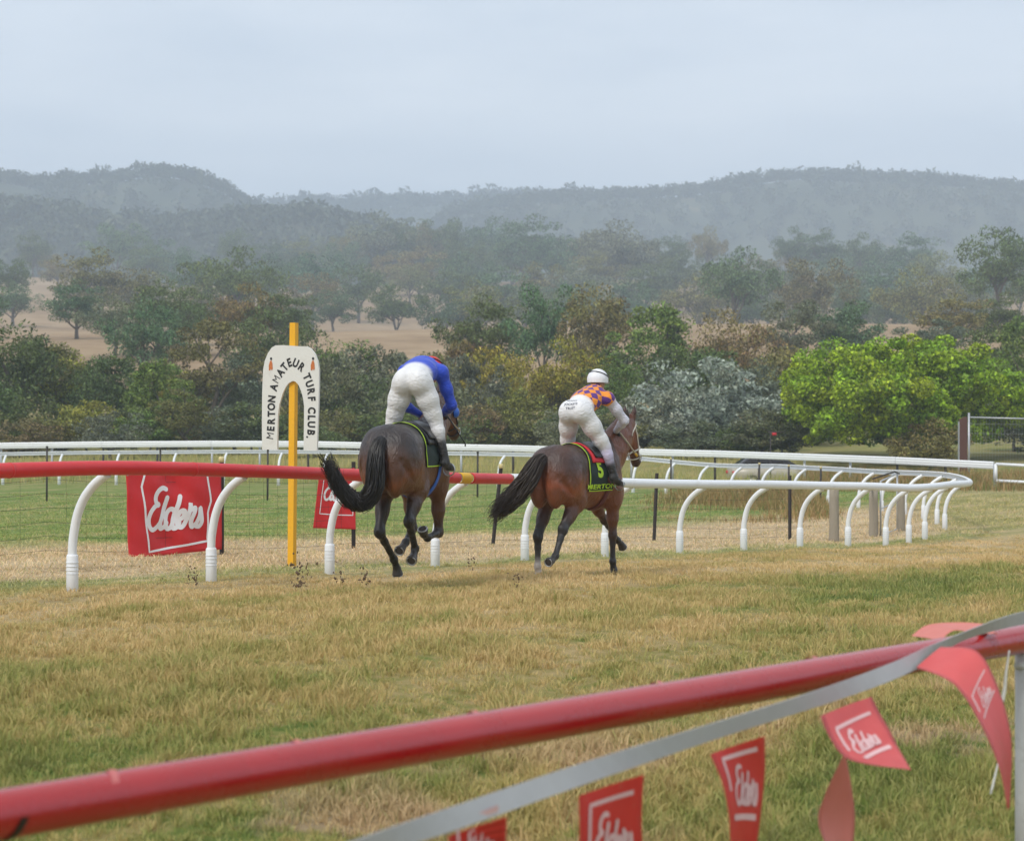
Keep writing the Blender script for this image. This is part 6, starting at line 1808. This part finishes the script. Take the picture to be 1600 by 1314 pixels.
# frayed string tied at the post
rg = empty('rag_string', rail_at(1575), 0, 'frayed white string hanging from the rail beside the grey post', 'string'); GO2 = rg.location.copy()
m_rag = worn('white_rag', (0.72, 0.71, 0.66), 0.9, (0.45, 0.42, 0.36), 0.4, 30)
MB().tube(catmull([P(1577, 1016, 8.0) - GO2, P(1572, 1050, 7.97) - GO2, P(1570, 1075, 7.97) - GO2, P(1566, 1096, 7.97) - GO2], 5), [0.007 + 0.010 * (k / 15) for k in range(16)], 7, True, 0.5).build('upper_tail', m_rag, rg)
MB().tube(catmull([P(1566, 1096, 7.97) - GO2, P(1570, 1150, 7.98) - GO2, P(1560, 1190, 7.97) - GO2, P(1548, 1240, 7.97) - GO2], 5), [0.003 + 0.011 * max(0, k / 15 - 0.35) for k in range(16)], 7, True, 0.5).build('lower_tail', m_rag, rg)

# ------------------------------------------------------------------ turf kicked up by the hooves
m_clod = worn('mud_clods', (0.13, 0.085, 0.05), 0.95, (0.03, 0.02, 0.015), 0.5, 20)
rs = random.Random(6); m = MB()
def clod(c, r):
    vs = []; e1, e2, e3 = rs.uniform(.6, 2.2), rs.uniform(.5, 1.8), rs.uniform(-.8, .8)
    for z, q in ((-1, .35), (-.35, .95), (.35, .9), (1, .3)):
        for k in range(6):
            a = k * math.pi / 3 + z; f = rs.uniform(0.6, 1.25); vs.append(c + Vector((math.cos(a) * q * f * r * e1, math.sin(a) * q * f * r, z * r * e2 * rs.uniform(.6, 1.2) + e3 * math.cos(a) * r)))
    fs = [(j * 6 + k, j * 6 + (k + 1) % 6, (j + 1) * 6 + (k + 1) % 6, (j + 1) * 6 + k) for j in range(3) for k in range(6)] + [tuple(range(5, -1, -1)), tuple(range(18, 24))]
    m.add(vs, fs)
for px, py, s in ((470, 905, 1.3), (300, 912, .8), (805, 908, .7), (532, 906, .6), (735, 885, .5), (570, 912, .7), (250, 925, .5)):
    for k in range(int(46 * s)):
        qx, qy = px + rs.gauss(0, 8 * s), py + rs.gauss(-8, 13 * s)
        clod(P(qx, min(qy, py + 10), 19.4 + rs.uniform(-.5, .3)), rs.choice((.003, .004, .005, .006, .008, .011)) * (0.7 + 0.4 * s))
tag(m.build('kicked_up_turf', m_clod), 'dark crumbs of turf thrown up behind the galloping horses', 'turf', kind='stuff')
# ------------------------------------------------------------------ things between the far rail and the trees
def parked_car(px, D, rz, paint, label):
    x = (px - 800) * D / FPX
    root = empty('parked_car', (x, D, gz(x, D)), rz, label, 'car')
    # body from side sections: x along, half width, belt and roof lines
    secs = [(-2.15, 0.62, 0.45, 0.78), (-2.05, 0.80, 0.32, 0.98), (-1.2, 0.86, 0.28, 1.02), (0.7, 0.86, 0.28, 0.99), (1.5, 0.84, 0.28, 0.90), (2.05, 0.76, 0.32, 0.78), (2.18, 0.58, 0.42, 0.66)]
    vs = []
    for sx, w, z0, z1 in secs: vs += [(sx, -w * .9, z0), (sx, -w, (z0 + z1) / 2), (sx, -w * .93, z1), (sx, w * .93, z1), (sx, w, (z0 + z1) / 2), (sx, w * .9, z0)]
    fs = [(i * 6 + k, i * 6 + (k + 1) % 6, (i + 1) * 6 + (k + 1) % 6, (i + 1) * 6 + k) for i in range(len(secs) - 1) for k in range(6)] + [tuple(range(5, -1, -1)), tuple(range(36, 42))]
    MB().add(vs, fs).build('body', paint, root)
    cs = [(-1.9, 0.74, 1.0, 1.02), (-1.35, 0.66, 1.0, 1.42), (0.1, 0.66, 1.0, 1.46), (0.95, 0.74, 0.98, 1.0)]
    vs = []
    for sx, w, z0, z1 in cs: vs += [(sx, -0.80, z0), (sx, -w, z1), (sx, w, z1), (sx, 0.80, z0)]
    MB().add(vs, [(i * 4 + k, i * 4 + (k + 1) % 4, (i + 1) * 4 + (k + 1) % 4, (i + 1) * 4 + k) for i in range(3) for k in range(4)]).build('cabin_glass', m_eye, root)
    MB().box((-0.6, 0, 1.455), (1.5, 1.26, 0.05)).build('roof', paint, root)
    for sx in (-1.35, 1.35):
        for sy in (-0.82, 0.82):
            w = MB().tube([(sx, sy - 0.1, 0.32), (sx, sy + 0.1, 0.32)], 0.32, 16).build('wheel', m_leather, root)
            MB().tube([(sx, sy - 0.115, 0.32), (sx, sy + 0.115, 0.32)], 0.19, 12).build('rim', m_steel, w)
    for sy in (-0.55, 0.55):
        MB().box((2.13, sy, 0.66), (0.12, 0.28, 0.12)).build('headlight', m_white, root)
        MB().box((-2.12, sy, 0.74), (0.1, 0.26, 0.14)).build('tail_light', m_redpad, root)
m_carpaint = worn('dusty_cream_paint', (0.42, 0.38, 0.30), 0.35, (0.2, 0.16, 0.1), 0.3, 3)
m_carsilver = worn('silver_paint', (0.50, 0.53, 0.57), 0.3, (0.3, 0.28, 0.25), 0.2, 3, metal=0.4)
parked_car(1212, 88, 0.15, m_carpaint, 'parked cream car half hidden behind the outer rail')
parked_car(92, 112, 0.1, m_carsilver, 'silver car glimpsed between the bushes at far left')
sp_ = empty('track_sign', ground_pt(1204, 84), 0, 'dark T-shaped track post with a small red plate left of the bright green tree', 'sign')
zt = CAMZ - (675 - HOR) * 84 / FPX - sp_.location.z
MB().tube([(0, 0, -0.2), (0, 0, zt)], 0.03, 8).build('post', m_dark, sp_)
MB().box((0.25, 0, zt), (0.75, 0.05, 0.06)).build('crossbar', m_dark, sp_)
MB().box((0.16, -0.035, zt - 0.09), (0.20, 0.02, 0.12)).build('red_plate', m_redpad, sp_)
